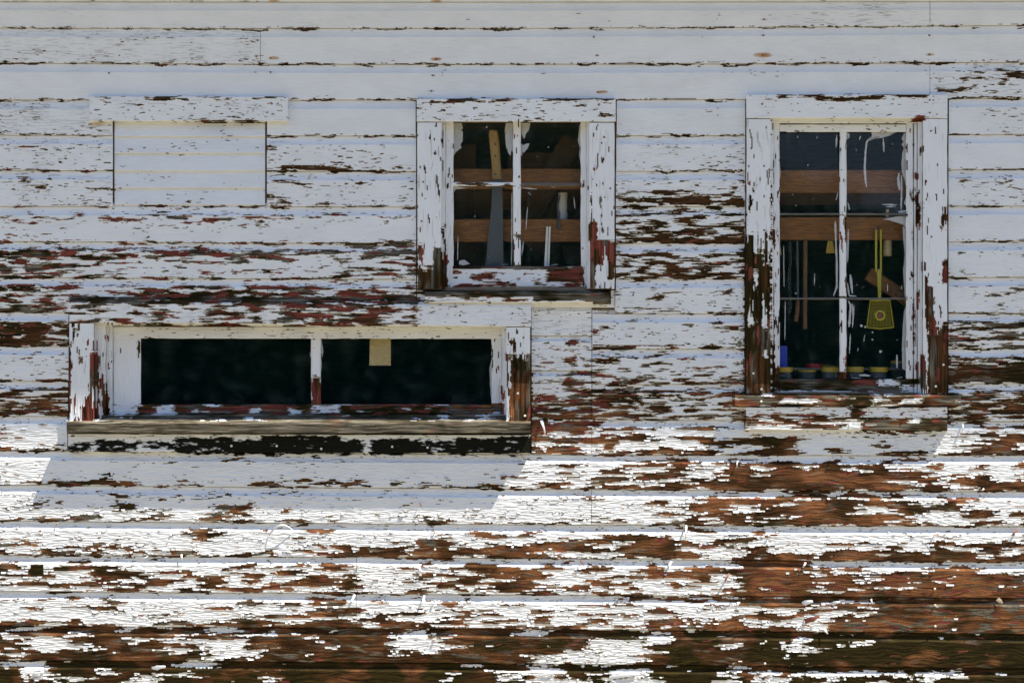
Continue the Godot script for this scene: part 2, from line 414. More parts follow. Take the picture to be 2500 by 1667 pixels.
func wear_details() -> void:
	# single marks on the siding
	ctl(73, 1379, 106, 1409, 99, 0, 0, 80, 0)                      # square bare patch
	ctl(640, 452, 700, 466, 2, -1, -1, -1, 6)
	ctl(1640, 488, 1815, 500, 92, 0, 0, 30, 6)                     # long bare strips beside the right window
	ctl(1600, 478, 1700, 488, 84, 0, 0, 30, 6)
	ctl(690, 406, 846, 414, 92, 0, 0, 20, 4)
	ctl(0, 792, 100, 838, 93, 10, 0, 10, 8)                        # bare lower half, far left
	ctl(206, 1160, 292, 1183, 72, 0, 0, 20, 6)
	ctl(520, 1236, 590, 1262, 70, 10, 40, 10, 12)
	ctl(470, 1290, 530, 1312, 60, 0, 40, 20, 8)
	ctl(205, 1330, 243, 1356, 90, 0, 10, 0, 4)
	ctl(305, 1332, 342, 1356, 90, 0, 10, 0, 4)
	ctl(830, 1335, 990, 1357, 92, 0, 10, 0, 4)
	ctl(745, 1328, 790, 1358, 80, 10, 10, 0, 6)
	ctl(1043, 1310, 1090, 1335, 92, 0, 30, 20, 4)
	ctl(1000, 1340, 1330, 1363, 88, 4, 10, 0, 4)
	ctl(1370, 1348, 1500, 1362, 30, 0, 0, 0, 5)
	ctl(230, 1385, 345, 1410, 70, 0, 0, 20, 8)
	ctl(870, 1380, 1012, 1440, 14, -1, -1, -1, 4)
	ctl(1600, 1420, 1797, 1452, 18, -1, -1, -1, 10)
	ctl(1710, 1335, 1800, 1362, 14, -1, -1, -1, 8)
	ctl(2230, 1255, 2350, 1275, 20, -1, -1, -1, 8)
	ctl(1890, 1320, 2010, 1345, 12, -1, -1, -1, 8)
	ctl(1950, 1500, 2020, 1540, 12, -1, -1, -1, 6)
	ctl(1680, 1485, 1780, 1520, 24, -1, -1, -1, 8)
	ctl(960, 1548, 1060, 1586, 6, -1, -1, -1, 6)
	ctl(1066, 1578, 1118, 1586, 15, -1, -1, -1, 4)
	ctl(1300, 1604, 1480, 1622, 14, -1, -1, -1, 8)
	ctl(1440, 1565, 1560, 1612, 20, -1, -1, -1, 14)
	ctl(1925, 1562, 1970, 1586, 6, -1, -1, -1, 4)
	ctl(1270, 1540, 1340, 1552, 15, -1, -1, -1, 5)
	ctl(500, 1572, 600, 1600, 20, -1, -1, -1, 14)
	ctl(20, 1560, 150, 1590, 36, -1, -1, -1, 14)
	ctl(1300, 1640, 1370, 1667, 12, -1, -1, -1, 8)
	ctl(1480, 1640, 1580, 1667, 16, -1, -1, -1, 8)
	ctl(1850, 1648, 1910, 1667, 16, -1, -1, -1, 8)
	ctl(2005, 1655, 2050, 1667, 14, -1, -1, -1, 6)
	ctl(2110, 1640, 2155, 1648, 20, -1, -1, -1, 4)
	ctl(2170, 1640, 2215, 1650, 20, -1, -1, -1, 4)
	ctl(2235, 1645, 2275, 1652, 20, -1, -1, -1, 4)
	ctl(2240, 1657, 2290, 1667, 18, -1, -1, -1, 4)
	ctl(60, 1630, 120, 1652, 18, -1, -1, -1, 8)
	ctl(0, 1616, 120, 1628, 20, -1, -1, -1, 5)
	ctl(320, 1650, 365, 1667, 20, -1, -1, -1, 6)
	ctl(150, 1655, 190, 1667, 30, -1, -1, -1, 5)
	ctl(1810, 1425, 1900, 1437, 96, 30, 0, 0, 6)
	ctl(860, 590, 1018, 620, 70, 10, 80, 30, 10)
	ctl(1460, 960, 1540, 1000, 84, 5, 10, 50, 10)
	ctl(1560, 985, 1606, 1012, 90, 5, 10, 20, 8)
	ctl(1300, 1032, 1446, 1056, 92, 50, 10, 0, 5)
	ctl(1300, 1003, 1440, 1018, 88, 10, 30, 10, 4)
	ctl(1310, 964, 1356, 988, 88, 70, 10, 0, 4)
	ctl(1380, 905, 1410, 990, 74, 66, 30, 0, 8)
	ctl(1835, 1075, 1930, 1106, 84, 0, 0, 30, 10)
	ctl(2460, 1065, 2500, 1085, 92, 0, 0, 10, 8)


func wear_trim() -> void:
	# infill boards and head board of the closed opening
	ctl(278, 296, 648, 500, 1.5, 0, 20, 10, 0, 5, 0)
	ctl(420, 345, 480, 372, 5, -1, -1, -1, 6)
	ctl(400, 475, 490, 490, 14, -1, -1, -1, 8)
	ctl(300, 495, 560, 500, 14, -1, -1, -1, 3)
	ctl_z = 20
	ctl(217, 234, 703, 296, 5, 5, 30, 20, 0, 16, 0)
	ctl(330, 234, 560, 241, 62, 0, 20, 20, 3)
	ctl(560, 234, 690, 239, 40, 0, 20, 20, 3)
	ctl(340, 245, 480, 256, 22, 0, 20, 20, 5)
	ctl(380, 290, 680, 296, 34, 10, 20, 10, 2)
	# middle window
	ctl(1017, 240, 1504, 298, 7, 5, 10, 20, 0, 16, 0)
	ctl(1050, 240, 1240, 248, 56, 10, 10, 10, 3)
	ctl(1240, 240, 1500, 243, 60, 10, 10, 10, 2)
	ctl(1400, 246, 1425, 258, 50, 0, 10, 10, 4)
	ctl(1465, 278, 1503, 296, 50, 10, 10, 10, 5)
	ctl(1100, 270, 1360, 292, 14, 5, 10, 20, 6)
	ctl(1018, 298, 1078, 708, 6, 5, 50, 40, 0, 16, 1)
	ctl(1018, 500, 1078, 560, 18, -1, -1, -1, 0, -1, 1)
	ctl(1018, 560, 1058, 640, 16, -1, -1, -1, 4)
	ctl(1058, 600, 1078, 660, 98, 3, 60, 86, 4)
	ctl(1018, 655, 1078, 708, 99, 3, 50, 96, 6)
	ctl(1018, 600, 1030, 655, 90, 20, 30, 30, 3)
	ctl(1066, 540, 1078, 600, 60, 10, 60, 20, 4)
	ctl(1438, 298, 1503, 707, 7, 20, 30, 20, 0, 14, 1)
	ctl(1444, 480, 1466, 560, 46, 30, 60, 10, 5)
	ctl(1440, 540, 1454, 707, 92, 40, 30, 30, 4)
	ctl(1454, 590, 1500, 645, 78, 80, 20, 10, 8)
	ctl(1478, 640, 1496, 684, 80, 70, 20, 10, 4)
	ctl(1454, 650, 1474, 704, 6, -1, -1, -1, 3)
	ctl_z = -24
	ctl(1078, 296, 1108, 708, 5, 10, 40, 10, 0, 16, 1)
	ctl(1078, 560, 1090, 708, 40, 10, 50, 20, 3)
	ctl(1416, 296, 1438, 708, 5, 20, 20, 10, 0, 10, 1)
	ctl(1100, 480, 1110, 700, 24, 40, 20, 10, 2)
	ctl(1250, 296, 1274, 650, 6, 20, 60, 0, 0, 10, 1)
	ctl(1252, 575, 1274, 650, 70, 10, 90, 0, 6)
	ctl(1106, 442, 1420, 458, 34, 20, 50, 40, 0, 10, 0)
	ctl(1274, 442, 1420, 458, 80, 0, 60, 50, 0)
	ctl(1104, 648, 1424, 702, 50, 92, 10, 0, 0, 4, 0)
	ctl(1122, 658, 1250, 684, 8, -1, -1, -1, 4)
	ctl(1250, 652, 1335, 690, 10, -1, -1, -1, 4)
	ctl(1150, 668, 1200, 690, 70, 92, 10, 0, 6)
	ctl(1335, 655, 1424, 692, 96, 96, 0, 0, 4)
	ctl(1104, 690, 1424, 702, 30, -1, -1, -1, 2)
	ctl(1104, 648, 1424, 656, 96, 20, 90, 20, 1)
	ctl_z = 34
	ctl(1034, 704, 1492, 742, 98, 2, 96, 30, 0, 0, 0)
	ctl(1060, 724, 1200, 740, 70, 66, 40, 10, 4)
	ctl(1050, 726, 1082, 737, 8, -1, -1, -1, 4)
	ctl(1100, 729, 1128, 736, 14, -1, -1, -1, 3)
	ctl(1060, 735, 1480, 741, 50, 30, 60, 30, 1)
	# right window
	ctl_z = 20
	ctl(1822, 229, 2316, 290, 3, 10, 10, 20, 0, 10, 0)
	ctl(1900, 229, 2260, 235, 50, 5, 10, 10, 3)
	ctl(1990, 230, 2100, 242, 86, 5, 10, 10, 4)
	ctl(2060, 232, 2160, 240, 70, 5, 10, 10, 4)
	ctl(2060, 256, 2180, 262, 14, 5, 10, 10, 4)
	ctl(2130, 250, 2190, 258, 14, 5, 10, 10, 4)
	ctl(1822, 286, 1890, 291, 40, 0, 10, 10, 1)
	ctl(1822, 290, 1883, 962, 3, 20, 30, 30, 0, 14, 1)
	ctl(1830, 380, 1880, 480, 9, 20, 30, 30, 6)
	ctl(1824, 470, 1850, 560, 22, 30, 30, 30, 8)
	ctl(1852, 490, 1882, 560, 22, 30, 30, 30, 8)
	ctl(1824, 575, 1852, 620, 66, 16, 30, 40, 6)
	ctl(1852, 555, 1882, 610, 24, 16, 30, 40, 6)
	ctl(1823, 618, 1882, 962, 99, 10, 24, 66, 8)
	ctl(1840, 665, 1848, 708, 20, -1, -1, -1, 2)
	ctl(1828, 715, 1840, 790, 36, -1, -1, -1, 4)
	ctl(1838, 740, 1858, 785, 44, -1, -1, -1, 4)
	ctl(1862, 700, 1870, 800, 36, -1, -1, -1, 3)
	ctl(1864, 852, 1872, 872, 10, -1, -1, -1, 2)
	ctl(1866, 555, 1876, 640, 30, -1, -1, -1, 4)
	ctl(2253, 289, 2316, 962, 3, 30, 20, 20, 0, 12, 1)
	ctl(2255, 400, 2280, 560, 7, 30, 30, 20, 6)
	ctl(2300, 500, 2316, 560, 50, 70, 20, 0, 3)
	ctl(2302, 635, 2316, 690, 92, 80, 10, 0, 2)
	ctl(2253, 706, 2276, 800, 80, 50, 60, 10, 8)
	ctl(2253, 770, 2285, 830, 90, 36, 50, 20, 8)
	ctl(2290, 790, 2316, 830, 90, 40, 40, 20, 6)
	ctl(2253, 828, 2316, 962, 99, 9, 30, 52, 8)
	ctl(2285, 720, 2300, 800, 6, -1, -1, -1, 3)
	ctl(2252, 820, 2260, 845, 10, -1, -1, -1, 1)
	ctl_z = -26
	ctl(1883, 289, 2253, 324, 3, 10, 10, 10, 0, 6, 0)
	ctl(2222, 289, 2246, 302, 92, 95, 0, 0, 2)
	ctl(1883, 300, 1906, 930, 10, 26, 40, 10, 0, 20, 1)
	ctl(1883, 560, 1892, 930, 50, 30, 40, 40, 3)
	ctl(1892, 700, 1906, 900, 18, 30, 40, 40, 3)
	ctl(1883, 905, 1906, 962, 92, 10, 60, 60, 3)
	ctl(2213, 300, 2253, 962, 7, 50, 20, 10, 0, 12, 1)
	ctl(2232, 460, 2242, 960, 36, 60, 30, 20, 3)
	ctl(2240, 660, 2253, 960, 40, 60, 30, 20, 3)
	ctl(2049, 320, 2070, 930, 6, 60, 30, 10, 0, 8, 1)
	ctl(2062, 500, 2070, 900, 40, 80, 20, 0, 2)
	ctl(2049, 908, 2070, 930, 90, 30, 60, 40, 3)
	ctl(1904, 516, 2216, 528, 62, 10, 60, 50, 0, 4, 0)
	ctl(1904, 723, 2216, 734, 62, 10, 70, 40, 0, 4, 0)
	ctl(1904, 925, 2240, 962, 97, 4, 92, 36, 0, 0, 0)
	ctl(2080, 928, 2150, 938, 97, 90, 20, 0, 3)
	ctl(2142, 930, 2196, 940, 6, -1, -1, -1, 2)
	ctl(1900, 955, 2240, 962, 40, -1, -1, -1, 1)
	ctl(2200, 938, 2240, 960, 14, -1, -1, -1, 4)
	ctl_z = 34
	ctl(1793, 962, 2350, 994, 88, 14, 36, 40, 0, 0, 0)
	ctl(1905, 974, 1985, 990, 50, -1, -1, -1, 5)
	ctl(2130, 974, 2250, 988, 60, -1, -1, -1, 6)
	ctl_z = 20
	ctl(1820, 992, 2316, 1052, 34, 26, 20, 20, 0, 8, 0)
	ctl(1822, 994, 2080, 1012, 8, -1, -1, -1, 4)
	ctl(1840, 1012, 2060, 1024, 70, 30, 10, 20, 5)
	ctl(1850, 1018, 2110, 1030, 66, 30, 10, 10, 5)
	ctl(1830, 1034, 2090, 1048, 30, -1, -1, -1, 4)
	ctl(2080, 994, 2105, 1020, 84, 30, 10, 10, 5)
	ctl(2105, 998, 2310, 1014, 10, -1, -1, -1, 4)
	ctl(2100, 1022, 2316, 1052, 96, 10, 60, 30, 5)
	ctl(2215, 1022, 2245, 1032, 10, -1, -1, -1, 3)
	# long window
	ctl(166, 724, 1300, 800, 40, 46, 34, 10, 0, 30, 0)
	ctl(166, 724, 1016, 741, 97, 14, 90, 46, 2)
	ctl(168, 742, 500, 775, 26, 40, 40, 10, 4)
	ctl(190, 745, 480, 775, 30, 30, 40, 20, 6)
	ctl(220, 770, 560, 786, 40, 70, 30, 0, 5)
	ctl(500, 745, 700, 785, 56, 50, 50, 20, 10)
	ctl(600, 765, 660, 788, 40, -1, -1, -1, 6)
	ctl(700, 742, 800, 790, 66, 50, 60, 30, 10)
	ctl(780, 740, 930, 790, 84, 82, 26, 10, 10)
	ctl(920, 750, 1012, 790, 50, 66, 40, 10, 10)
	ctl(1018, 736, 1300, 800, 3, 10, 40, 0, 2, 14)
	ctl(1120, 782, 1230, 797, 22, 4, 70, 10, 3)
	ctl(166, 788, 230, 1032, 12, 66, 20, 10, 0, 14, 1)
	ctl(170, 805, 186, 840, 50, 40, 30, 20, 3)
	ctl(166, 840, 172, 1030, 70, 90, 0, 0, 1)
	ctl(176, 878, 204, 905, 44, 60, 20, 20, 5)
	ctl(168, 965, 230, 1032, 46, 80, 20, 0, 6)
	ctl(190, 995, 228, 1032, 60, 80, 20, 0, 6)
	ctl_z = -30
	ctl(230, 788, 276, 1032, 12, 40, 50, 30, 0, 18, 1)
	ctl(230, 860, 242, 1032, 80, 60, 30, 20, 3)
	ctl(246, 900, 258, 1032, 50, 30, 60, 30, 3)
	ctl_z = 20
	ctl(1236, 796, 1297, 1033, 8, 30, 30, 30, 0, 14, 1)
	ctl(1240, 828, 1262, 850, 40, 30, 30, 30, 6)
	ctl(1236, 866, 1297, 905, 78, 30, 24, 50, 6)
	ctl(1246, 880, 1297, 1033, 97, 12, 26, 74, 5)
	ctl(1236, 880, 1246, 960, 36, 20, 30, 50, 2)
	ctl_z = -58
	ctl(276, 796, 1228, 990, 3, 20, 30, 10, 0, 6, 0)
	ctl(276, 826, 344, 990, 1, -1, -1, -1, 0, 3, 1)
	ctl(335, 830, 344, 990, 24, 60, 30, 10, 1, 10, 1)
	ctl(757, 826, 785, 992, 6, 60, 30, 10, 0, 8, 1)
	ctl(762, 915, 785, 985, 60, 84, 10, 0, 3)
	ctl(1198, 826, 1236, 1020, 6, 50, 20, 10, 0, 8, 1)
	ctl(1202, 985, 1228, 1008, 92, 90, 0, 0, 2)
	ctl(276, 986, 1228, 1014, 94, 46, 70, 40, 0, 0, 0)
	ctl(276, 988, 335, 1013, 6, -1, -1, -1, 6)
	ctl(345, 990, 378, 1006, 96, 92, 10, 0, 3)
	ctl(376, 990, 428, 1013, 10, -1, -1, -1, 4)
	ctl(425, 990, 455, 1008, 96, 90, 10, 0, 3)
	ctl(608, 996, 632, 1007, 8, -1, -1, -1, 2)
	ctl(704, 998, 735, 1013, 14, -1, -1, -1, 3)
	ctl(762, 990, 825, 1006, 12, -1, -1, -1, 4)
	ctl(1192, 1004, 1222, 1013, 10, -1, -1, -1, 2)
	ctl(540, 990, 720, 1012, -1, 80, 40, 10, 8)
	ctl_z = -31
	ctl(250, 1013, 1236, 1032, 88, 0, 92, 10, 0, 0, 0)
	ctl_z = 54
	ctl(160, 1030, 1298, 1058, 99, 0, 100, 12, 0, 0, 0)
	ctl_z = 20
	ctl(164, 1058, 1298, 1108, 4, 0, 0, 100, 0, 8, 0)
	mould(168, 1082, 330, 1100, 77, 9)
	mould(225, 1076, 300, 1098, 87, 8)
	mould(330, 1078, 420, 1092, 70, 8)
	mould(430, 1072, 560, 1104, 103, 12)
	mould(550, 1078, 880, 1106, 113, 10)
	mould(640, 1066, 830, 1100, 113, 8)
	mould(905, 1076, 1020, 1106, 113, 9)
	mould(1000, 1080, 1110, 1106, 94, 9)
	mould(1110, 1072, 1230, 1106, 110, 9)
	mould(1225, 1068, 1296, 1106, 101, 8)
	ctl_z = 0
	# short boards between the long window and the joint
	ctl_z = 0
	ctl(1297, 738, 1446, 820, 3, 10, 40, 10, 0, 26, 0)
	ctl(1390, 758, 1440, 775, 12, 20, 40, 10, 6)
	ctl(1297, 819, 1446, 905, 10, 50, 30, 0, 0, 22, 0)
	ctl(1385, 825, 1405, 845, 60, 60, 30, 0, 5)
	ctl(1378, 855, 1400, 900, 60, 70, 20, 0, 6)
	ctl(1320, 872, 1345, 885, 50, 70, 20, 0, 4)
	ctl(1425, 870, 1445, 905, 40, 40, 40, 0, 6)


func noise_map(seed_: int, freq: float, octaves: int, stretch: int, kind := FastNoiseLite.TYPE_SIMPLEX_SMOOTH) -> PackedByteArray:
	var n := FastNoiseLite.new()
	n.seed = seed_
	n.noise_type = kind
	n.frequency = freq
	n.fractal_octaves = octaves
	n.fractal_gain = 0.55
	var im := n.get_image(TW / stretch, TH, false, false, true)
	if stretch > 1:
		im.resize(TW, TH, Image.INTERPOLATE_CUBIC)
	im.convert(Image.FORMAT_L8)
	return im.get_data()


func evened(n: PackedByteArray) -> PackedByteArray:   # a table that spreads the noise evenly over 0..255
	var count := PackedInt32Array()
	count.resize(256)
	for i in range(0, n.size(), 7):
		count[n[i]] += 1
	var sum := 0
	var total := (n.size() + 6) / 7
	var out := PackedByteArray()
	out.resize(256)
	for i in 256:
		sum += count[i]
		out[i] = clampi(int(255.0 * (sum - count[i] * 0.5) / total), 0, 255)
	return out


func paint_textures() -> void:
	var flakes := noise_map(3, 0.070, 4, 5)
	var fibres := noise_map(5, 0.30, 2, 9)
	var tear := noise_map(8, 0.33, 2, 16)
	var broad := noise_map(13, 0.014, 3, 2)
	var grain := noise_map(21, 0.24, 3, 32)
	var coats := noise_map(34, 0.07, 3, 5)
	var fine := noise_map(55, 0.42, 2, 18)
	var blots := noise_map(91, 0.075, 4, 2)
	var e_blots := evened(blots)
	var chips := noise_map(66, 0.22, 3, 6)
	var e_chips := evened(chips)
	var e_coats := evened(coats)
	var e_fine := evened(fine)
	var e_grain := evened(grain)
	var e_broad := evened(broad)
	var mixed := PackedByteArray()
	mixed.resize(TW * TH)
	for ty in TH:
		var row := ty * TW
		for tx in TW:
			var xs := tx + ((tear[row + tx] - 128) / 11)
			var i := row + (xs & 2047)
			mixed[row + tx] = (flakes[i] * 12 + fibres[i] * 3 + grain[i] * 5) / 20
	var e_mixed := evened(mixed)
	var srgb := PackedByteArray()
	srgb.resize(1025)
	for i in 1025:
		var l := i / 1024.0
		srgb[i] = int(255.0 * clampf(12.92 * l if l < 0.0031308 else 1.055 * pow(l, 1 / 2.4) - 0.055, 0, 1) + 0.5)
	var color := PackedByteArray()
	color.resize(TW * TH * 3)
	var mask := PackedByteArray()
	mask.resize(TW * TH)
	var k := 0
	var fx := float(CW) / TW
	for ty in TH:
		var crow := (ty * CH / TH) * CW
		for tx in TW:
			var ci := crow + int(tx * fx)
			# ragged borders of the worn areas, within one piece of wood
			var cj := (clampi(ty + ((flakes[k] - 128) >> 4), 0, TH - 1) * CH / TH) * CW + int(clampi(tx + ((tear[k] - 128) >> 3) + ((coats[k] - 128) >> 2), 0, TW - 1) * fx)
			if c_id[ci]:
				cj = (clampi(ty + ((flakes[k] - 128) >> 5), 0, TH - 1) * CH / TH) * CW + int(clampi(tx + ((tear[k] - 128) >> 4) + ((coats[k] - 128) >> 5), 0, TW - 1) * fx)
			if c_up[ci]:
				cj = (clampi(ty + ((tear[k] - 128) >> 4) + ((coats[k] - 128) >> 4), 0, TH - 1) * CH / TH) * CW + int(clampi(tx + ((flakes[k] - 128) >> 5), 0, TW - 1) * fx)
			if c_id[cj] == c_id[ci]:
				ci = cj
			var idx := k
			var r := ty
			var c := tx
			if c_up[ci]:
				r = ((tx >> 1) + 300) % TH
				c = ((ty * 3 / 5) + 512) & 2047
				idx = r * TW + c
			var im := idx
			if ty > 838 and not c_up[ci]:   # lower down the paint has come off in larger sheets
				im = (ty * 5 / 8 + 90) * TW + ((tx * 5 / 8 + 333) & 2047)
			var u := e_mixed[mixed[im]] * 0.003922
			var lost := c_lost[ci]
			if lost < 0.16 and not c_id[ci]:
				lost *= 0.22 + lost * 4.9
			var b := e_broad[broad[idx]] * 0.003922
			# the loss comes in clusters
			if lost < 0.5:
				var b4 := b * b * b * b
				lost = lost * lerpf(1.0, 5.0 * b4, maxf(0.0, 1.0 - 4.0 * lost) * (0.5 if c_id[ci] else 1.0)) - 0.012
			else:
				var bb := 1.0 - b
				lost = 1.0 - (1.0 - lost) * lerpf(1.0, 3.0 * bb * bb, maxf(0.0, 4.0 * lost - 3.0))
			if lost > 0.9:
				lost = minf(1.0, lost + (lost - 0.9) * 1.1)
			var rw := clampi(r + ((broad[idx] - 128) >> (6 if c_id[ci] else 4)), 0, TH - 1)
			var g := e_grain[grain[rw * TW + c]] * 0.003922
			var R: float
			var G: float
			var B: float
			if lost < 0.3:   # small losses are short chips, large ones follow the grain
				var uc := e_chips[chips[idx + (((tear[idx] - 128) >> 5) if c > 4 and c < 2043 else 0)]] * 0.003922
				u = uc if lost < 0.08 else lerpf(uc, u, (lost - 0.08) / 0.22)
			if u < lost:
				var u2 := e_coats[coats[idx]] * 0.003922
				if u2 < c_red[ci] * (0.62 if c_id[ci] else 0.8):
					var t := 0.6 + 0.7 * g
					R = 0.165 * t
					G = 0.043 * t
					B = 0.029 * t
				else:
					var t2 := 0.22 + 1.05 * g + 0.4 * b
					R = 0.052 * t2
					G = 0.0225 * t2
					B = 0.007 * t2
					var sunlit := clampf((c_sunlit_rust[ci] - e_broad[broad[(idx + 204800) % (TW * TH)]] * 0.003922) * 1.6 + 0.3, 0, 1) if c_sunlit_rust[ci] > 0.0 else 0.0
					R = lerpf(R, 0.172 * t2, sunlit)
					G = lerpf(G, 0.070 * t2, sunlit)
					B = lerpf(B, 0.027 * t2, sunlit)
					var u3 := e_coats[coats[(idx + 409600) % (TW * TH)]] * 0.003922
					var gr := clampf((c_grey[ci] - u3) * 3.0 + 0.5, 0, 1) if c_grey[ci] > 0.01 else 0.0
					var t3 := 0.25 + 1.1 * g
					R = lerpf(R, 0.138 * t3, gr)
					G = lerpf(G, 0.120 * t3, gr)
					B = lerpf(B, 0.086 * t3, gr)
					var u4 := e_broad[broad[(idx + 819200) % (TW * TH)]] * 0.003922
					var dk := clampf((c_dark[ci] - u4) * 2.5 + 0.5, 0, 1) if c_dark[ci] > 0.01 else 0.0
					var t4 := 0.35 + 1.0 * g
					R = lerpf(R, 0.027 * t4, dk)
					G = lerpf(G, 0.0185 * t4, dk)
					B = lerpf(B, 0.0035 * t4, dk)
				var chk := e_fine[fine[rw * TW + c]]   # drying checks along the grain
				if chk < 70 or chk > 190:
					var dm := (0.5 + chk * 0.0071) if chk < 70 else 1.0 + (chk - 190) * 0.007
					R *= dm
					G *= dm
					B *= dm
			else:
				mask[k] = 255
				var d := 1.0 - 0.06 * b - 0.05 * (fibres[idx] * 0.003922)
				R = 0.765 * d
				G = 0.768 * d
				B = 0.764 * d
				var cr := c_crack[ci]
				if cr > 0.0:
					var uf := e_fine[fine[clampi(r + ((broad[idx] - 128) >> 5), 0, TH - 1) * TW + c]] * 0.003922
					var m := clampf((cr * 0.62 - uf) * 8.0, 0, 0.7) * (0.25 + 0.75 * b)
					R = lerpf(R, 0.22, m)
					G = lerpf(G, 0.20, m)
					B = lerpf(B, 0.17, m)
			var mo := c_mould[ci]
			if mo > 0.0:
				var f := clampf((mo - (0.6 * e_blots[blots[idx]] + 0.4 * e_mixed[mixed[idx]]) * 0.003922) * 4.0, 0, 1.0)
				R = lerpf(R, 0.007, f)
				G = lerpf(G, 0.0075, f)
				B = lerpf(B, 0.004, f)
			color[k * 3] = srgb[int(R * 1024)]
			color[k * 3 + 1] = srgb[int(G * 1024)]
			color[k * 3 + 2] = srgb[int(B * 1024)]
			k += 1
	rust_stains(color, broad, fibres)
	paint_mask = mask
	var near := Image.create_from_data(TW, TH, false, Image.FORMAT_L8, mask)
	near.shrink_x2()
	near.shrink_x2()
	near.resize(TW, TH, Image.INTERPOLATE_CUBIC)
	var soft := near.get_data()
	var height := PackedFloat32Array()
	height.resize(TW * TH)
	k = 0
	for ty in TH:
		var crow := (ty * CH / TH) * CW
		var rough := lerpf(0.4, 1.0, smoothstep(0.28, 0.72, float(ty) / TH))   # the paint lies smoother on the sheltered upper boards
		for tx in TW:
			var idx := k
			var r := ty
			var c := tx
			if c_up[crow + int(tx * fx)]:
				r = ((tx >> 1) + 300) % TH
				c = ((ty * 3 / 5) + 512) & 2047
				idx = r * TW + c
			var rw := clampi(r + ((broad[idx] - 128) >> (6 if c_id[crow + int(tx * fx)] else 4)), 0, TH - 1)
			var g := grain[rw * TW + c] * 0.003922
			var f := fibres[idx] * 0.003922
			if mask[k]:
				height[k] = 0.6 + 2.0 * (1.0 - soft[k] * 0.003922) + rough * (0.9 * f + 0.7 * g + 1.5 * (chips[idx] * 0.003922) + 1.2 * (flakes[idx] * 0.003922))
			else:
				height[k] = 1.1 * g + 0.3 * f + 0.9 * (fine[rw * TW + c] * 0.003922)
			k += 1
	tex_color = ImageTexture.create_from_image(Image.create_from_data(TW, TH, false, Image.FORMAT_RGB8, color))
	var relief := Image.create_from_data(TW, TH, false, Image.FORMAT_RF, height.to_byte_array())   # millimetres
	relief.convert(Image.FORMAT_RGBAF)
	relief.bump_map_to_normal_map(0.535)   # one texel is 1.87 mm
	tex_height = ImageTexture.create_from_image(relief)


# rust that has bled from nail heads into the paint: x, y, reach to either side, strength
func rust_stains(color: PackedByteArray, broad: PackedByteArray, fibres: PackedByteArray) -> void:
	for s: Array in [[1064, 144, 17, 0.9], [1057, 184, 8, 0.6], [1053, 222, 11, 0.4], [1458, 135, 9, 0.6], [1470, 224, 18, 0.7], [1863, 134, 26, 0.8], [1864, 86, 8, 0.6], [1866, 47, 11, 0.4], [2271, 133, 14, 0.5], [2270, 86, 6, 0.4], [668, 142, 16, 0.6], [628, 98, 6, 0.5], [625, 137, 8, 0.5],
			[1475, 338, 5, 0.5], [258, 250, 4, 0.7], [663, 253, 4, 0.6], [1462, 256, 4, 0.8], [1861, 254, 3, 0.5], [2274, 320, 3, 0.5], [1866, 562, 3, 0.6], [960, 750, 10, 0.5], [240, 302, 22, 0.3], [198, 1150, 7, 0.4]]:
		var cx := int((s[0] - WX) * TW / WW)
		var cy := int((s[1] - WY) * TH / WH)
		var rx := maxi(2, int(s[2] * 0.82))
		var ry := maxi(2, int(s[2] * 0.26))
		for y in range(maxi(0, cy - ry), mini(TH, cy + ry + 1)):
			for x in range(maxi(0, cx - rx), mini(TW, cx + rx + 1)):
				var q := pow(float(x - cx) / rx, 2) + pow(float(y - cy) / ry, 2)
				var k := y * TW + x
				var f: float = clampf((1.0 - q) * s[3] * (0.35 + 1.3 * fibres[k] * 0.003922), 0, 0.92)
				if f > 0:
					for ch in 3:
						color[k * 3 + ch] = int(lerpf(color[k * 3 + ch], [150, 92, 38][ch], f))


# ---------------------------------------------------------------- materials

func plain(r: float, g: float, b: float, rough := 0.8) -> StandardMaterial3D:
	var m := StandardMaterial3D.new()
	m.albedo_color = Color(r, g, b).linear_to_srgb()
	m.roughness = rough
	return m


func wood_texture(seed_: int, a: Color, b: Color, stretch := 16.0) -> ImageTexture:
	var n := FastNoiseLite.new()
	n.seed = seed_
	n.frequency = 0.02
	n.domain_warp_enabled = true
	n.domain_warp_amplitude = 14
	n.domain_warp_frequency = 0.01
	var im := Image.create(512, 256, false, Image.FORMAT_RGB8)
	for y in 256:
		for x in 512:
			var v := n.get_noise_2d(x * 0.35, y * stretch * 0.35)
			var t := 0.5 + 0.5 * sin(v * 9.0 + y * 0.12) * 0.8 + 0.25 * n.get_noise_2d(x * 2.0, y * 40.0)
			im.set_pixel(x, y, a.lerp(b, clampf(t, 0, 1)).linear_to_srgb())
	return ImageTexture.create_from_image(im)


func wooden(seed_: int, a: Color, b: Color, scale: Vector3, rough := 0.7) -> StandardMaterial3D:
	var m := StandardMaterial3D.new()
	m.albedo_texture = wood_texture(seed_, a, b)
	m.uv1_triplanar = true
	m.uv1_scale = scale
	m.roughness = rough
	return m


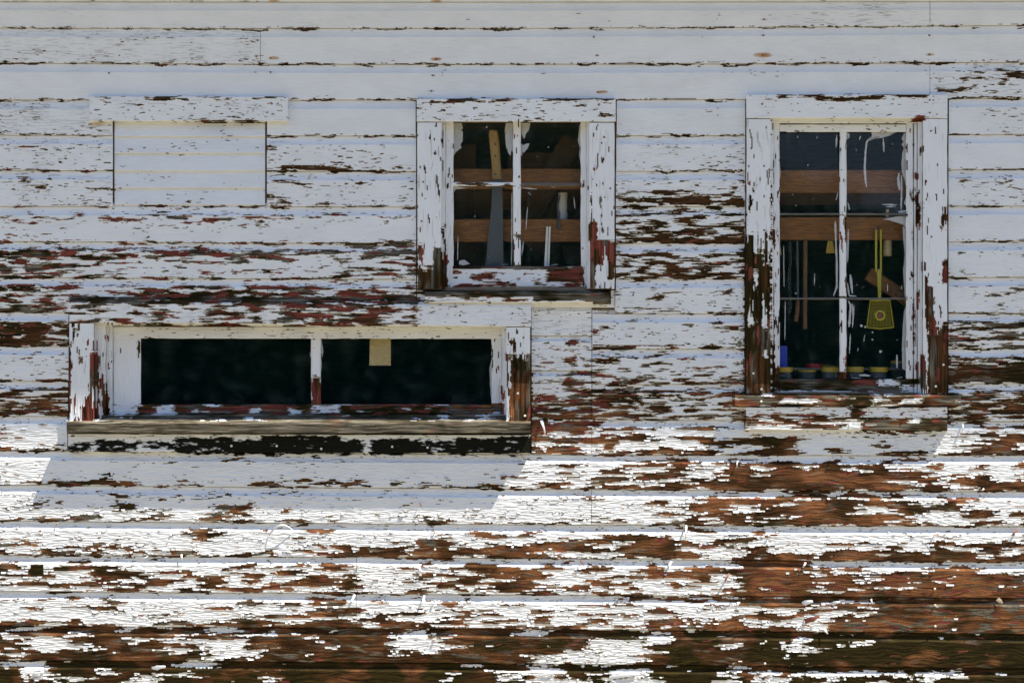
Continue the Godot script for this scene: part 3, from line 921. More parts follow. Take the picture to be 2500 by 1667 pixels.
func materials() -> void:
	var wall := StandardMaterial3D.new()
	wall.resource_name = "peeling_paint"
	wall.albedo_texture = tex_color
	wall.roughness = 0.8
	wall.metallic_specular = 0.22
	wall.normal_enabled = true
	wall.normal_texture = tex_height
	wall.normal_scale = 1.7
	M.wall = wall
	var glass := StandardMaterial3D.new()
	glass.resource_name = "old_window_glass"
	glass.transparency = BaseMaterial3D.TRANSPARENCY_ALPHA
	glass.albedo_color = Color(0.06, 0.42, 0.40, 0.028)
	glass.roughness = 0.04
	glass.metallic_specular = 0.36
	M.glass = glass
	var dn := FastNoiseLite.new()
	dn.seed = 61
	dn.frequency = 0.012
	dn.fractal_octaves = 5
	var dim := Image.create(512, 512, false, Image.FORMAT_RGBA8)
	for y in 512:
		for x in 512:
			var v := clampf(0.5 + dn.get_noise_2d(x, y * 0.45), 0, 1)
			var sp := clampf((dn.get_noise_2d(x * 14.0, y * 14.0) - 0.42) * 4.0, 0, 1)
			dim.set_pixel(x, y, Color(0.55, 0.62, 0.60, 0.04 * v * v * v + 0.14 * sp))
	var dust := StandardMaterial3D.new()
	dust.resource_name = "dust_on_glass"
	dust.albedo_texture = ImageTexture.create_from_image(dim)
	dust.transparency = BaseMaterial3D.TRANSPARENCY_ALPHA
	dust.roughness = 0.9
	M.dust = dust
	M.white = plain(0.74, 0.75, 0.74, 0.6)
	M.film = plain(0.72, 0.72, 0.71, 0.8)
	M.smear = plain(0.62, 0.63, 0.62, 0.6)
	M.smear.transparency = BaseMaterial3D.TRANSPARENCY_ALPHA
	M.smear.albedo_color.a = 0.55
	M.film_red = plain(0.20, 0.06, 0.03, 0.7)
	M.film_tan = plain(0.40, 0.30, 0.20, 0.7)
	M.rust = plain(0.14, 0.06, 0.025, 0.8)
	M.nail_white = plain(0.66, 0.62, 0.52, 0.7)
	M.steel = plain(0.075, 0.08, 0.08, 0.6)
	M.steel.metallic = 0.25
	M.grey_wood = wooden(31, Color(0.055, 0.05, 0.042), Color(0.14, 0.13, 0.11), Vector3(3, 12, 3))
	M.old_wood = wooden(4, Color(0.18, 0.12, 0.07), Color(0.28, 0.19, 0.11), Vector3(2, 2, 2))
	M.room = wooden(41, Color(0.18, 0.13, 0.08), Color(0.28, 0.20, 0.12), Vector3(1, 1, 1), 0.9)
	M.rail = wooden(9, Color(0.10, 0.034, 0.004), Color(0.27, 0.108, 0.016), Vector3(1.6, 4.5, 1.6))
	M.brace = wooden(15, Color(0.09, 0.04, 0.012), Color(0.15, 0.07, 0.022), Vector3(2, 3, 2))
	M.handle = wooden(19, Color(0.26, 0.15, 0.03), Color(0.34, 0.20, 0.05), Vector3(3, 3, 3), 0.5)
	M.block = wooden(22, Color(0.36, 0.28, 0.12), Color(0.50, 0.40, 0.20), Vector3(4, 3, 4))
	M.yellow = plain(0.34, 0.29, 0.008, 0.4)
	M.yellow_lid = plain(0.38, 0.25, 0.012, 0.4)
	M.red = plain(0.45, 0.02, 0.015, 0.4)
	M.blue = plain(0.015, 0.06, 0.52, 0.5)
	M.brown = plain(0.14, 0.05, 0.02, 0.5)
	M.jar = plain(0.10, 0.12, 0.12, 0.1)
	M.jar.transparency = BaseMaterial3D.TRANSPARENCY_ALPHA
	M.jar.albedo_color.a = 0.25
	M.contents = plain(0.06, 0.055, 0.05, 0.6)
	M.pale = plain(0.62, 0.60, 0.52, 0.7)
	var roof := plain(0.16, 0.15, 0.14, 0.85)
	M.roof = roof
	var gn := NoiseTexture2D.new()
	gn.width = 512
	gn.height = 512
	gn.seamless = true
	gn.noise = FastNoiseLite.new()
	gn.noise.seed = 77
	gn.noise.frequency = 0.02
	gn.noise.fractal_octaves = 5
	gn.color_ramp = Gradient.new()
	gn.color_ramp.set_color(0, Color(0.17, 0.145, 0.09).linear_to_srgb())
	gn.color_ramp.set_color(1, Color(0.36, 0.31, 0.19).linear_to_srgb())
	var gm := StandardMaterial3D.new()
	gm.albedo_texture = gn
	gm.uv1_triplanar = true
	gm.uv1_world_triplanar = true
	gm.uv1_scale = Vector3(0.4, 0.4, 0.4)
	gm.roughness = 0.95
	M.ground = gm
	M.stone = plain(0.24, 0.22, 0.19, 0.9)
	var leaf := plain(0.035, 0.065, 0.018, 0.6)
	leaf.backlight_enabled = true
	leaf.backlight = Color(0.12, 0.2, 0.05)
	M.leaf = leaf
	M.bark = plain(0.06, 0.045, 0.03, 0.9)


# ---------------------------------------------------------------- the building behind the siding

func shell() -> void:
	# sheathing with the three openings left free
	var holes := [Rect2(1082, 292, 354, 408), Rect2(1886, 286, 366, 672), Rect2(240, 790, 992, 238)]
	var xs := [-760.0, 240.0, 1082.0, 1232.0, 1436.0, 1886.0, 2252.0, 3260.0]
	var ys := [-430.0, 286.0, 292.0, 700.0, 790.0, 958.0, 1028.0, 1745.0]
	var st := SurfaceTool.new()
	st.begin(Mesh.PRIMITIVE_TRIANGLES)
	for i in xs.size() - 1:
		for j in ys.size() - 1:
			var mid := Vector2((xs[i] + xs[i + 1]) / 2, (ys[j] + ys[j + 1]) / 2)
			var open := false
			for h: Rect2 in holes:
				open = open or h.has_point(mid)
			if open:
				continue
			var k := S
			var b := box_mesh(Vector3((xs[i + 1] - xs[i]) * k, (ys[j + 1] - ys[j]) * k, 0.040))
			var c := at(mid.x, mid.y)
			st.append_from(b, 0, Transform3D(Basis(), Vector3(c.x, c.y, -0.043)))
	put(house, "sheathing", st.commit(), M.old_wood)
	var x0 := at(-760, 0).x
	var x1 := at(3260, 0).x
	var cx := (x0 + x1) / 2
	var room := func(called: String, size: Vector3, pos: Vector3, mat: Material) -> void:
		var o := put(house, called, box_mesh(size), mat)
		o.position = pos
	room.call("back_wall", Vector3(x1 - x0, 3.4, 0.12), Vector3(cx, 1.75, -3.3), M.room)
	room.call("end_wall", Vector3(0.12, 3.4, 3.18), Vector3(x0 + 0.06, 1.75, -1.65), M.room)
	room.call("end_wall", Vector3(0.12, 3.4, 3.18), Vector3(x1 - 0.06, 1.75, -1.65), M.room)
	room.call("floor", Vector3(x1 - x0 - 0.26, 0.1, 3.1), Vector3(cx, 0.3, -1.66), M.room)
	room.call("ceiling", Vector3(x1 - x0 - 0.26, 0.08, 3.1), Vector3(cx, 3.0, -1.66), M.room)
	room.call("foundation", Vector3(x1 - x0, 0.19, 0.30), Vector3(cx, 0.02, -0.16), M.stone)
	# eave: its edge shades the wall down to the sills
	var top := EYE + (833.5 + 190) * S
	var eave := put(house, "eave", box_mesh(Vector3(x1 - x0 + 1.2, 0.16, 0.36)), M.white)
	eave.position = Vector3(cx, top + 0.08, 0.17)
	var slope := put(house, "roof", box_mesh(Vector3(x1 - x0 + 1.3, 0.08, 4.6)), M.roof)
	slope.position = Vector3(cx, top + 0.98, -1.78)
	slope.rotation.x = 0.35


# one length of drop siding: a hollow cove along its top, a flat face, a square lower edge
func board(called: String, k: int, x0: float, x1: float, z := 0.0, ytop := -1.0, ybot := -1.0, vshift := 0.0, cove := 22.0) -> MeshInstance3D:
	var n := clampi(int((x1 - x0) / 26.0), 2, 110)
	var rings := []
	for i in n + 1:
		var x := x0 + (x1 - x0) * i / n
		var t := line_y(k, x) if ytop < 0 else ytop
		var b := line_y(k + 1, x) if ybot < 0 else ybot
		t += 0.9 * w(x * 1.6, k * 97.0)
		b += 0.9 * w(x * 1.6, (k + 1) * 97.0) + 0.35 * w(x * 9.0, k * 31.0)
		var zz := z + 0.7 * w(x * 0.35, k * 53.0 + 400)
		var ring := [Vector3(x, t - 8, zz - 12.0), Vector3(x, t - 0.5, zz - 11.6)]
		for s in 9:
			var d := 2.0 + (cove - 2.0) * sqrt(s / 8.0)
			ring.append(Vector3(x, t + d, zz - 8.6 * (1.0 - pow(d / cove, 3.4))))
		ring.append(Vector3(x, (t + cove + b) / 2, zz + 0.5 * w(x * 0.5, k * 71.0 + 900)))
		ring.append(Vector3(x, b - 1.6, zz))
		ring.append(Vector3(x, b - 0.3, zz - 0.8))
		ring.append(Vector3(x, b, zz - 2.4))
		ring.append(Vector3(x, b, zz - 7.2))
		ring.append(Vector3(x, b - 10, zz - 7.4))
		ring.append(Vector3(x, b - 10, zz - 20))
		ring.append(Vector3(x, t - 8, zz - 20))
		rings.append(ring)
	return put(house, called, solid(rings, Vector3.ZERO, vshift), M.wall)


func siding() -> void:
	var L := -760.0
	var R := 3260.0
	var cuts := {
		0: [[L, 2271], [2272.2, R]], 1: [[L, 634.6], [635.6, R]], 2: [[L, 2271], [2272, R]],
		3: [[L, 274], [651.5, 1014.5], [1506, 1820], [2318, R]], 4: [[L, 274.5], [651, 1015.5], [1505, 1820], [2317, R]], 5: [[L, 274], [651, 1015.5], [1504, 1820], [2317, R]],
		6: [[L, 1015.5], [1504, 1820], [2317, R]], 7: [[L, 1015.5], [1504, 1820], [2317, R]], 8: [[L, 1015.5], [1504, 1820], [2317, R]],
		9: [[L, 166], [1446, 1820], [2317, R]], 10: [[L, 166], [1446, 1820], [2317, R]], 11: [[L, 165], [1446, 1820], [2317, R]],
		12: [[L, 163], [1298, 1444.6], [1445.6, R]], 13: [[L, R]], 14: [[L, 1444], [1445, R]], 15: [[L, R]], 16: [[L, 869], [870, 1797], [1798, R]], 17: [[L, 869], [870, 1797], [1798, R]], 18: [[L, 1660], [1661, R]], 19: [[L, R]], 20: [[L, R]], 21: [[L, R]]}
	for k: int in cuts:
		for seg: Array in cuts[k]:
			var z := 0.9 * w(seg[0] + k * 333.0, 77)
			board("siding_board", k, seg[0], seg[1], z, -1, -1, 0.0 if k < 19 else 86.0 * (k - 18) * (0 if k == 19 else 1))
	# top course, cut by the frame
	var rings := []
	for i in 61:
		var x := L + (R - L) * i / 60.0
		var y := line_y(0, x)
		rings.append([Vector3(x, y - 86, -20), Vector3(x, y - 86, 0), Vector3(x, y - 1, 0), Vector3(x, y, -2), Vector3(x, y, -7), Vector3(x, y - 10, -20)])
	put(house, "siding_board", solid(rings, Vector3.ZERO, -140.0), M.wall)
	for r in 2:
		plank(house, "siding_board", M.white, L, -82.0 - 86 * (r + 1), R, -83.0 - 86 * r, 0, -20, 1.0)
	# narrow boards between the long window's head and the old joint
	plank(house, "filler_board", M.wall, 1018, 709, 1500, 751, -4, -20, 1.2)
	plank(house, "filler_board", M.wall, 1501, 709, 1512, 764, -3, -20, 1.2)
	var ys := [751.0, 819.0, 904.0, 989.0, 1023.5]
	for i in 4:
		board("filler_board", 0, 1298, 1444.4, -2.0 - i * 0.4, ys[i], ys[i + 1], 0.0, 14.0 if i else 8.0)
	# the closed opening: head board and five narrow boards
	var yy := [296.0, 333.0, 374.0, 417.0, 459.0, 500.0]
	for i in 5:
		var rr := []
		for s in 17:
			var x := 278.5 + 368.0 * s / 16.0
			var t: float = yy[i] + 0.5 * w(x * 2, i * 40.0)
			var b: float = yy[i + 1] + 0.5 * w(x * 2, (i + 1) * 40.0)
			rr.append([Vector3(x, t - 6, -20), Vector3(x, t - 6, -13), Vector3(x, t, -12.4), Vector3(x, b - 1.2, -3.4), Vector3(x, b, -4.6), Vector3(x, b, -12.6), Vector3(x, b - 4, -20)])
		put(house, "infill_board", solid(rr), M.wall)
	plank(house, "head_board", M.wall, 217, 234.5, 702.5, 295.5, 20, -20, 1.6, 0.9, 1.0)


# ---------------------------------------------------------------- windows

func sill(parent: Node, x0: float, yf: float, x1: float, yb: float, zf: float, zb: float, rise: float) -> void:
	var rings := []
	var n := int((x1 - x0) / 30)
	for i in n + 1:
		var x := x0 + (x1 - x0) * i / n
		var a := 0.8 * w(x * 2.2, yf)
		var b := 0.8 * w(x * 2.2, yb + 40)
		var z := zf + 0.7 * w(x * 1.4, yf + 90)
		rings.append([Vector3(x, yf - rise, zb), Vector3(x, yf + a - 0.6, z - 3.5), Vector3(x, yf + a + 1.2, z - 0.6), Vector3(x, yf + a + 3, z), Vector3(x, yb + b - 2, z), Vector3(x, yb + b, z - 1.8), Vector3(x, yb, zb)])
	put(parent, "sill", solid(rings), M.wall)


func pane(parent: Node, x0: float, y0: float, x1: float, y1: float, z: float) -> void:
	var a := at(x0 - 3, y0 - 3, z * 0.001)
	var b := at(x1 + 3, y1 + 3, z * 0.001)
	var o := put(parent, "pane", box_one_face(b.x - a.x, a.y - b.y), M.glass)
	o.position = Vector3((a.x + b.x) / 2, (a.y + b.y) / 2, z * 0.001)
	var d := put(parent, "dust_film", box_one_face(b.x - a.x, a.y - b.y), M.dust)
	d.position = o.position + Vector3(0, 0, 0.0008)


func box_one_face(sx: float, sy: float) -> Mesh:
	var q := QuadMesh.new()
	q.size = Vector2(sx, sy)
	return q


# paint left on the glass: an outline in photograph pixels, 0.6 mm thick
func smear(parent: Node, pts: Array, z: float, mat: Material = null) -> void:
	var outline := PackedVector2Array()
	for p: Array in pts:
		outline.append(Vector2(p[0], p[1]))
	var tris := Geometry2D.triangulate_polygon(outline)
	if tris.is_empty():
		return
	var st := SurfaceTool.new()
	st.begin(Mesh.PRIMITIVE_TRIANGLES)
	for side in 2:
		st.set_smooth_group(side + 1)
		for t in tris:
			var p := outline[t]
			st.add_vertex(at(p.x, p.y, (z + 0.6 * side + 0.2) * 0.001))
	st.generate_normals()
	put(parent, "paint_smear", st.commit(), mat if mat else M.smear)


# a ragged streak along a path
func streak(parent: Node, path: Array, width: float, z: float, seed_ := 0) -> void:
	var left := []
	var right := []
	var n := 0
	for i in path.size() - 1:
		var a := Vector2(path[i][0], path[i][1])
		var b := Vector2(path[i + 1][0], path[i + 1][1])
		var steps := maxi(2, int(a.distance_to(b) / 5.0))
		var side := (b - a).normalized().orthogonal()
		for s in steps + (1 if i == path.size() - 2 else 0):
			var t := float(s) / steps
			var p := a.lerp(b, t)
			var ends := 1.0 if (i > 0 or s > 1) and (i < path.size() - 2 or s < steps - 1) else 0.55
			var wd := width * 0.5 * ends * (0.75 + 0.9 * absf(w(n * 47.0 + seed_ * 331, seed_)))
			left.append([p.x + side.x * wd, p.y + side.y * wd])
			right.push_front([p.x - side.x * wd, p.y - side.y * wd])
			n += 1
	smear(parent, left + right, z)


func dots(parent: Node, list: Array, z: float) -> void:
	for d: Array in list:
		var pts := []
		for i in 9:
			var a := TAU * i / 9
			var r: float = d[2] * (0.85 + 0.3 * w(i * 60.0, d[0]))
			pts.append([d[0] + cos(a) * r, d[1] + sin(a) * r * (d[3] if d.size() > 3 else 1.0)])
		smear(parent, pts, z)


func middle_window() -> void:
	var win := group_node(house, "window")
	meta(win, "small four-pane window with a red and white bottom rail")
	plank(win, "head_casing", M.wall, 1017, 240.5, 1503.5, 297, 23, -22, 1.8, 1.0)
	plank(win, "side_casing", M.wall, 1018.5, 299, 1077.5, 707, 20, -22, 1.6, 1.0)
	plank(win, "side_casing", M.wall, 1438.5, 299.5, 1500.5, 705.5, 20, -22, 1.6, 1.0)
	sill(win, 1037, 714, 1488, 738.5, 34, -62, 8)
	plank(win, "jamb", M.wall, 1077, 290, 1086.5, 706, -6, -70, 0.8)
	plank(win, "jamb", M.wall, 1432.5, 290, 1439, 706, -6, -70, 0.8)
	plank(win, "head_jamb", M.wall, 1084, 284, 1434, 296, -24, -70, 0.8)
	plank(win, "stile", M.wall, 1086, 292, 1107, 702, -24, -52, 2.2, 1.6)
	plank(win, "stile", M.wall, 1418, 292, 1433.5, 702, -24, -52, 2.2, 1.6)
	plank(win, "bottom_rail", M.wall, 1107, 650, 1418, 701, -24.5, -52, 3.0, 0.8)
	plank(win, "muntin", M.wall, 1252.5, 296, 1271.5, 651, -25, -50, 3.0, 1.6)
	plank(win, "muntin", M.wall, 1107, 445, 1252, 454.5, -27, -50, 2.4, 1.6)
	plank(win, "muntin", M.grey_wood, 1272, 446, 1418, 453.5, -28, -50, 2.4, 1.2)
	for c: Array in [[1107, 302, 1252, 445], [1272, 302, 1418, 445], [1107, 455, 1252, 650], [1272, 455, 1418, 650]]:
		pane(win, c[0], c[1], c[2], c[3], -40)
	var z := -39.4
	smear(win, [[1106, 300], [1127, 300], [1130, 314], [1125, 316], [1130, 322], [1129, 345], [1124, 352], [1126, 360], [1117, 368], [1112, 372], [1106, 385]], z)
	smear(win, [[1235, 300], [1252, 300], [1252, 372], [1248, 366], [1247, 381], [1240, 372], [1238, 358], [1236, 366], [1233, 330], [1236, 318], [1231, 326]], z)
	smear(win, [[1272, 300], [1295, 300], [1291, 318], [1284, 326], [1280, 340], [1274, 328]], z)
	smear(win, [[1274, 356], [1286, 350], [1293, 350], [1288, 362], [1278, 374], [1274, 366]], z)
	smear(win, [[1270, 352], [1276, 351], [1275, 380], [1270, 378]], z)
	smear(win, [[1418, 300], [1418, 400], [1414, 380], [1416, 360], [1411, 344], [1413, 326], [1414, 308]], z)
	smear(win, [[1122, 636], [1134, 634], [1147, 644], [1130, 648], [1120, 645]], z)
	smear(win, [[1107, 448], [1120, 456], [1140, 459], [1112, 462], [1108, 470]], z)
	streak(win, [[1118, 578], [1117, 634]], 2.5, z, 1)
	streak(win, [[1278, 588], [1274, 622]], 3, z, 2)
	streak(win, [[1401, 481], [1404, 508]], 2.5, z, 3)
	streak(win, [[1275, 458], [1310, 462]], 3, z, 4)
	streak(win, [[1250, 470], [1249, 600]], 3, z, 5)
	streak(win, [[1250, 600], [1248, 648]], 2.5, z, 6)
	streak(win, [[1290, 470], [1296, 476]], 3, z, 7)
	streak(win, [[1225, 646], [1240, 645]], 2, z, 8)
	streak(win, [[1345, 648], [1362, 645]], 2.5, z, 9)
	streak(win, [[1288, 505], [1284, 560]], 2.2, z, 10)
	streak(win, [[1346, 456], [1356, 457]], 2, z, 11)
	dots(win, [[1125, 361, 2], [1339, 359, 1.8], [1159, 528, 2.4, 0.5], [1188, 310, 3, 0.8], [1312, 382, 1.2], [1349, 338, 1.2], [1402, 357, 1.4], [1354, 306, 1.4], [1193, 627, 1.2], [1296, 609, 1.2], [1400, 627, 1.2], [1141, 546, 1.2], [1160, 622, 1], [1368, 566, 1.2]], z)


func right_window() -> void:
	var win := group_node(house, "window")
	meta(win, "tall six-pane window with paint drips on its glass and a brown sill")
	plank(win, "head_casing", M.wall, 1822.5, 230.5, 2314.5, 288.5, 23, -22, 1.8, 0.9)
	plank(win, "side_casing", M.wall, 1823, 290.5, 1882, 962, 20, -22, 1.6, 1.0)
	plank(win, "side_casing", M.wall, 2254, 290, 2314, 961, 20, -22, 1.6, 1.0)
	sill(win, 1795, 966, 2347, 991.5, 34, -66, 9)
	plank(win, "apron", M.wall, 1821.5, 993.5, 2314, 1050.5, 24, -22, 1.8, 0.9)
	plank(win, "jamb", M.wall, 1881, 284, 1889, 962, -4, -70, 0.8)
	plank(win, "jamb", M.wall, 2241.5, 284, 2253, 962, -4, -70, 0.8)
	plank(win, "head_jamb", M.wall, 1886, 284, 2244, 301, -12, -70, 1.2)
	plank(win, "stop", M.wall, 2233, 302, 2240, 960, -16, -60, 1.0)
	plank(win, "stile", M.wall, 1888.5, 300, 1904, 960, -26, -54, 2.2, 1.6)
	plank(win, "stile", M.wall, 2213, 300, 2231, 960, -26, -54, 2.2, 1.8)
	plank(win, "top_rail", M.wall, 1904, 303, 2213, 322, -26.5, -54, 2.4, 1.2)
	plank(win, "bottom_rail", M.wall, 1904, 925.5, 2213, 960, -27, -54, 3.0, 0.8)
	plank(win, "muntin", M.wall, 2050.5, 321, 2067.5, 926, -27, -52, 3.0, 1.6)
	for y: float in [520.0, 726.5]:
		plank(win, "muntin", M.grey_wood, 1904, y, 2050, y + 5, -31, -52, 1.2, 0.8)
		plank(win, "muntin", M.grey_wood, 2068, y, 2213, y + 5, -31, -52, 1.2, 0.8)
	var z := -41.4
	var rows := [[322, 519], [526, 726], [731, 925]]
	for r: Array in rows:
		pane(win, 1904, r[0], 2050, r[1], -42)
		pane(win, 2068, r[0], 2213, r[1], -42)
	streak(win, [[2150, 334], [2124, 338], [2117, 346], [2114, 372], [2112, 410], [2114, 440], [2117, 457]], 5, z, 21)
	smear(win, [[2128, 322], [2190, 322], [2170, 332], [2150, 337], [2134, 339], [2122, 344], [2119, 340], [2130, 332]], z)
	streak(win, [[2157, 336], [2158, 350], [2159, 371]], 5, z, 22)
	smear(win, [[2214, 322], [2208, 326], [2202, 338], [2207, 346], [2202, 352], [2208, 362], [2204, 372], [2202, 400], [2203, 420], [2210, 440], [2213, 460], [2213, 480], [2208, 496], [2214, 504]], z)
	streak(win, [[2196, 422], [2194, 436], [2197, 464]], 6, z, 23)
	streak(win, [[2202, 428], [2202, 480], [2201, 512]], 4, z, 24)
	streak(win, [[2155, 499], [2190, 500]], 4, z, 25)
	streak(win, [[2163, 505], [2188, 504]], 3, z, 26)
	smear(win, [[2192, 516], [2214, 512], [2214, 522], [2198, 520]], z)
	smear(win, [[2155, 536], [2190, 528], [2214, 527], [2214, 560], [2206, 548], [2190, 543], [2180, 540], [2172, 537]], z)
	smear(win, [[2214, 560], [2205, 552], [2206, 580], [2210, 620], [2206, 660], [2210, 726], [2214, 726]], z)
	smear(win, [[2214, 745], [2208, 760], [2205, 800], [2203, 850], [2204, 900], [2212, 905], [2214, 905]], z)
	smear(win, [[2068, 322], [2076, 328], [2074, 336], [2070, 340]], z)
	streak(win, [[2102, 332], [2099, 341]], 4, z, 27)
	streak(win, [[1947, 332], [1949, 336]], 4, z, 28)
	streak(win, [[1996, 332], [1995, 338]], 3, z, 29)
	streak(win, [[2044, 330], [2042, 360]], 4, z, 30)
	streak(win, [[2047, 470], [2042, 488]], 4, z, 31)
	streak(win, [[2040, 540], [2042, 600], [2044, 640], [2044, 700], [2036, 722]], 4.5, z, 32)
	streak(win, [[2071, 495], [2075, 512]], 6, z, 33)
	streak(win, [[2072, 560], [2070, 640]], 4, z, 34)
	streak(win, [[2077, 670], [2080, 700], [2082, 716]], 6, z, 35)
	streak(win, [[2070, 690], [2074, 722], [2092, 723]], 4, z, 36)
	streak(win, [[2072, 735], [2078, 745], [2074, 798]], 6, z, 37)
	streak(win, [[2082, 740], [2084, 780]], 3, z, 38)
	streak(win, [[2086, 745], [2082, 800]], 3, z, 39)
	streak(win, [[2077, 815], [2075, 862]], 3, z, 40)
	streak(win, [[2112, 818], [2110, 834]], 2.5, z, 41)
	streak(win, [[2168, 694], [2168, 711]], 4, z, 42)
	streak(win, [[2191, 866], [2191, 898]], 5, z, 43)
	streak(win, [[2203, 697], [2202, 706]], 3, z, 44)
	streak(win, [[1990, 668], [1989, 696]], 2.5, z, 45)
	streak(win, [[2096, 849], [2095, 857]], 2.5, z, 46)
	smear(win, [[2096, 915], [2112, 913], [2127, 916], [2122, 919], [2102, 918]], z)
	streak(win, [[2080, 922], [2102, 923]], 2.5, z, 47)
	streak(win, [[2190, 923], [2205, 920]], 3, z, 48)
	streak(win, [[1914, 600], [1915, 700]], 2, z, 49)
	streak(win, [[1918, 735], [1917, 830]], 2, z, 50)
	streak(win, [[1904, 400], [1905, 436]], 3, z, 51)
	dots(win, [[2104, 795, 4], [2113, 798, 3], [2131, 811, 2.4], [2131, 829, 2.4], [2151, 858, 4], [1973, 403, 2], [2091, 366, 1.4], [1962, 427, 1.2], [1936, 475, 1.6], [1985, 487, 1.4], [1944, 502, 1.8], [2003, 701, 1.2], [2093, 695, 1.4], [2147, 658, 1.6], [2192, 830, 1.6], [1944, 716, 3, 0.6], [2174, 330, 1.5], [2180, 352, 1.2], [2110, 700, 1], [2178, 560, 1.2], [2122, 600, 1]], z)


func long_window() -> void:
	var win := group_node(house, "window")
	meta(win, "long low two-pane window above a black mildewed apron")
	# head casing leans down to the right; its upper edge is weathered to a slope
	var rings := []
	for i in 42:
		var t := i / 41.0
		var x := 168.0 + 1129.0 * t
		var y := 726.5 + 11.0 * t
		rings.append([Vector3(x, y, -20), Vector3(x, y + 0.8 * w(x * 2, 5), 12), Vector3(x, y + 10 + 1.2 * w(x * 2, 88), 21.5), Vector3(x, y + 14, 23), Vector3(x, y + 58.5 + 0.8 * w(x * 2, 33), 23), Vector3(x, y + 60, 21), Vector3(x, y + 60, -20)])
	put(win, "head_casing", solid(rings), M.wall)
	plank(win, "side_casing", M.wall, 168, 789, 228.5, 1031, 20, -22, 1.6, 1.0)
	plank(win, "side_casing", M.wall, 1236, 799, 1294.5, 1032, 20, -22, 1.6, 1.0)
	sill(win, 161.5, 1032.5, 1295.5, 1057.5, 54, -30, 14)
	plank(win, "apron", M.wall, 165, 1059, 1295, 1103, 19, -22, 1.6, 0.9, 3.0)
	plank(win, "jamb", M.wall, 229, 784, 257, 1030, -18, -110, 1.2)
	plank(win, "jamb", M.wall, 1226, 790, 1237, 1030, -18, -110, 1.2)
	plank(win, "head_jamb", M.wall, 232, 780, 1230, 795, -18, -110, 1.2, 0.6, 4.0)
	plank(win, "stop", M.wall, 257, 790, 274, 1020, -44, -110, 1.2)
	plank(win, "stile", M.wall, 275, 824, 343, 988, -58, -86, 1.6, 0.8)
	plank(win, "stile", M.wall, 1200, 824, 1226, 1012, -58, -86, 2.0, 1.2)
	plank(win, "top_rail", M.wall, 275, 797, 1226, 826, -57, -86, 2.0, 1.2, 1.0)
	plank(win, "bottom_rail", M.wall, 275, 987, 1200, 1014, -57.5, -86, 2.4, 0.8)
	plank(win, "muntin", M.wall, 759, 826, 783, 988, -60, -84, 3.0, 1.4)
	plank(win, "sill_slope", M.wall, 257, 1012, 1232, 1026, -31, -110, 2.0, 0.6)
	pane(win, 343, 828, 759, 987, -74)
	pane(win, 783, 828, 1200, 987, -74)
	var z := -73.4
	streak(win, [[783, 830], [786, 852], [786, 871]], 5, z, 61)
	streak(win, [[757, 860], [758, 872]], 4, z, 62)
	streak(win, [[1200, 880], [1197, 900], [1198, 930], [1200, 975]], 4, z, 63)
	streak(win, [[784, 880], [783, 905]], 3, z, 64)


# ---------------------------------------------------------------- nails and curls of paint

func nails() -> void:
	var mesh := lathe([[0.0, 0.0], [0.0034, 0.0], [0.0036, 0.0006], [0.0028, 0.0014], [0.0, 0.0018]], 10)
	var rusty := [[1064, 144, 0], [1057, 184, 0], [1053, 222, 0], [1458, 135, 0], [1460, 225, 0], [1450, 90, 0], [1863, 134, 0], [1864, 86, 0], [1866, 47, 0], [2270, 133, 0], [2270, 86, 0], [628, 98, 0], [625, 137, 0], [660, 142, 0],
		[258, 250, 20], [474, 264, 20], [663, 253, 20], [1052, 255, 23], [1462, 256, 23], [1064, 375, 20], [1033, 444, 20], [1029, 540, 20], [1475, 334, 20], [1490, 460, 20], [1861, 254, 23], [2271, 244, 23], [2271, 275, 23], [1835, 362, 20], [1866, 405, 20], [1866, 562, 20], [2274, 320, 20], [1251, 765, 23], [1123, 770, 23], [1048, 656, 20], [209, 852, 20], [1278, 824, 20], [1433, 963, -1], [1546, 720, 0], [265, 178, 0], [660, 176, 0], [2275, 578, 20], [2297, 553, 20]]
	for p: Array in rusty:
		var o := put(house, "nail", mesh, M.rust)
		o.position = at(p[0], p[1], (p[2] + 0.3) * 0.001)
		o.rotation.x = PI / 2
	var stout := lathe([[0.0, 0.0], [0.0018, 0.0], [0.0018, 0.005], [0.0046, 0.0052], [0.0046, 0.0066], [0.003, 0.0076], [0.0, 0.008]], 10)
	for p: Array in [[2281, 1133, 0], [2281, 1221, 0], [2283, 1305, 0], [2279, 1393, 0], [2282, 1437, 0], [2283, 1477, 0], [2283, 1528, 0], [1062, 1298, 0], [1062, 1341, 0], [1062, 1467, 0], [1062, 1261, 0], [1877, 1307, 0], [1869, 1217, 0], [1465, 1383, 0], [1870, 1565, 0], [1868, 1619, 0], [1859, 950, 20], [1840, 911, 20], [2303, 890, 20], [2284, 943, 20], [1281, 1015, 20], [1264, 960, 20], [958, 1090, 19], [1044, 1092, 19], [565, 1088, 19], [676, 1088, 19], [785, 1095, 19], [1819, 997, 19], [1466, 1600, 0], [1062, 1560, 0], [2229, 982, 34], [1858, 980, 34], [874, 1380, 0]]:
		var o := put(house, "nail", stout, M.nail_white)
		o.position = at(p[0], p[1], (p[2] - 1.0) * 0.001)
		o.rotation.x = PI / 2
		o.rotation.z = 0.3 * w(p[0] * 9.0, p[1] * 9.0)


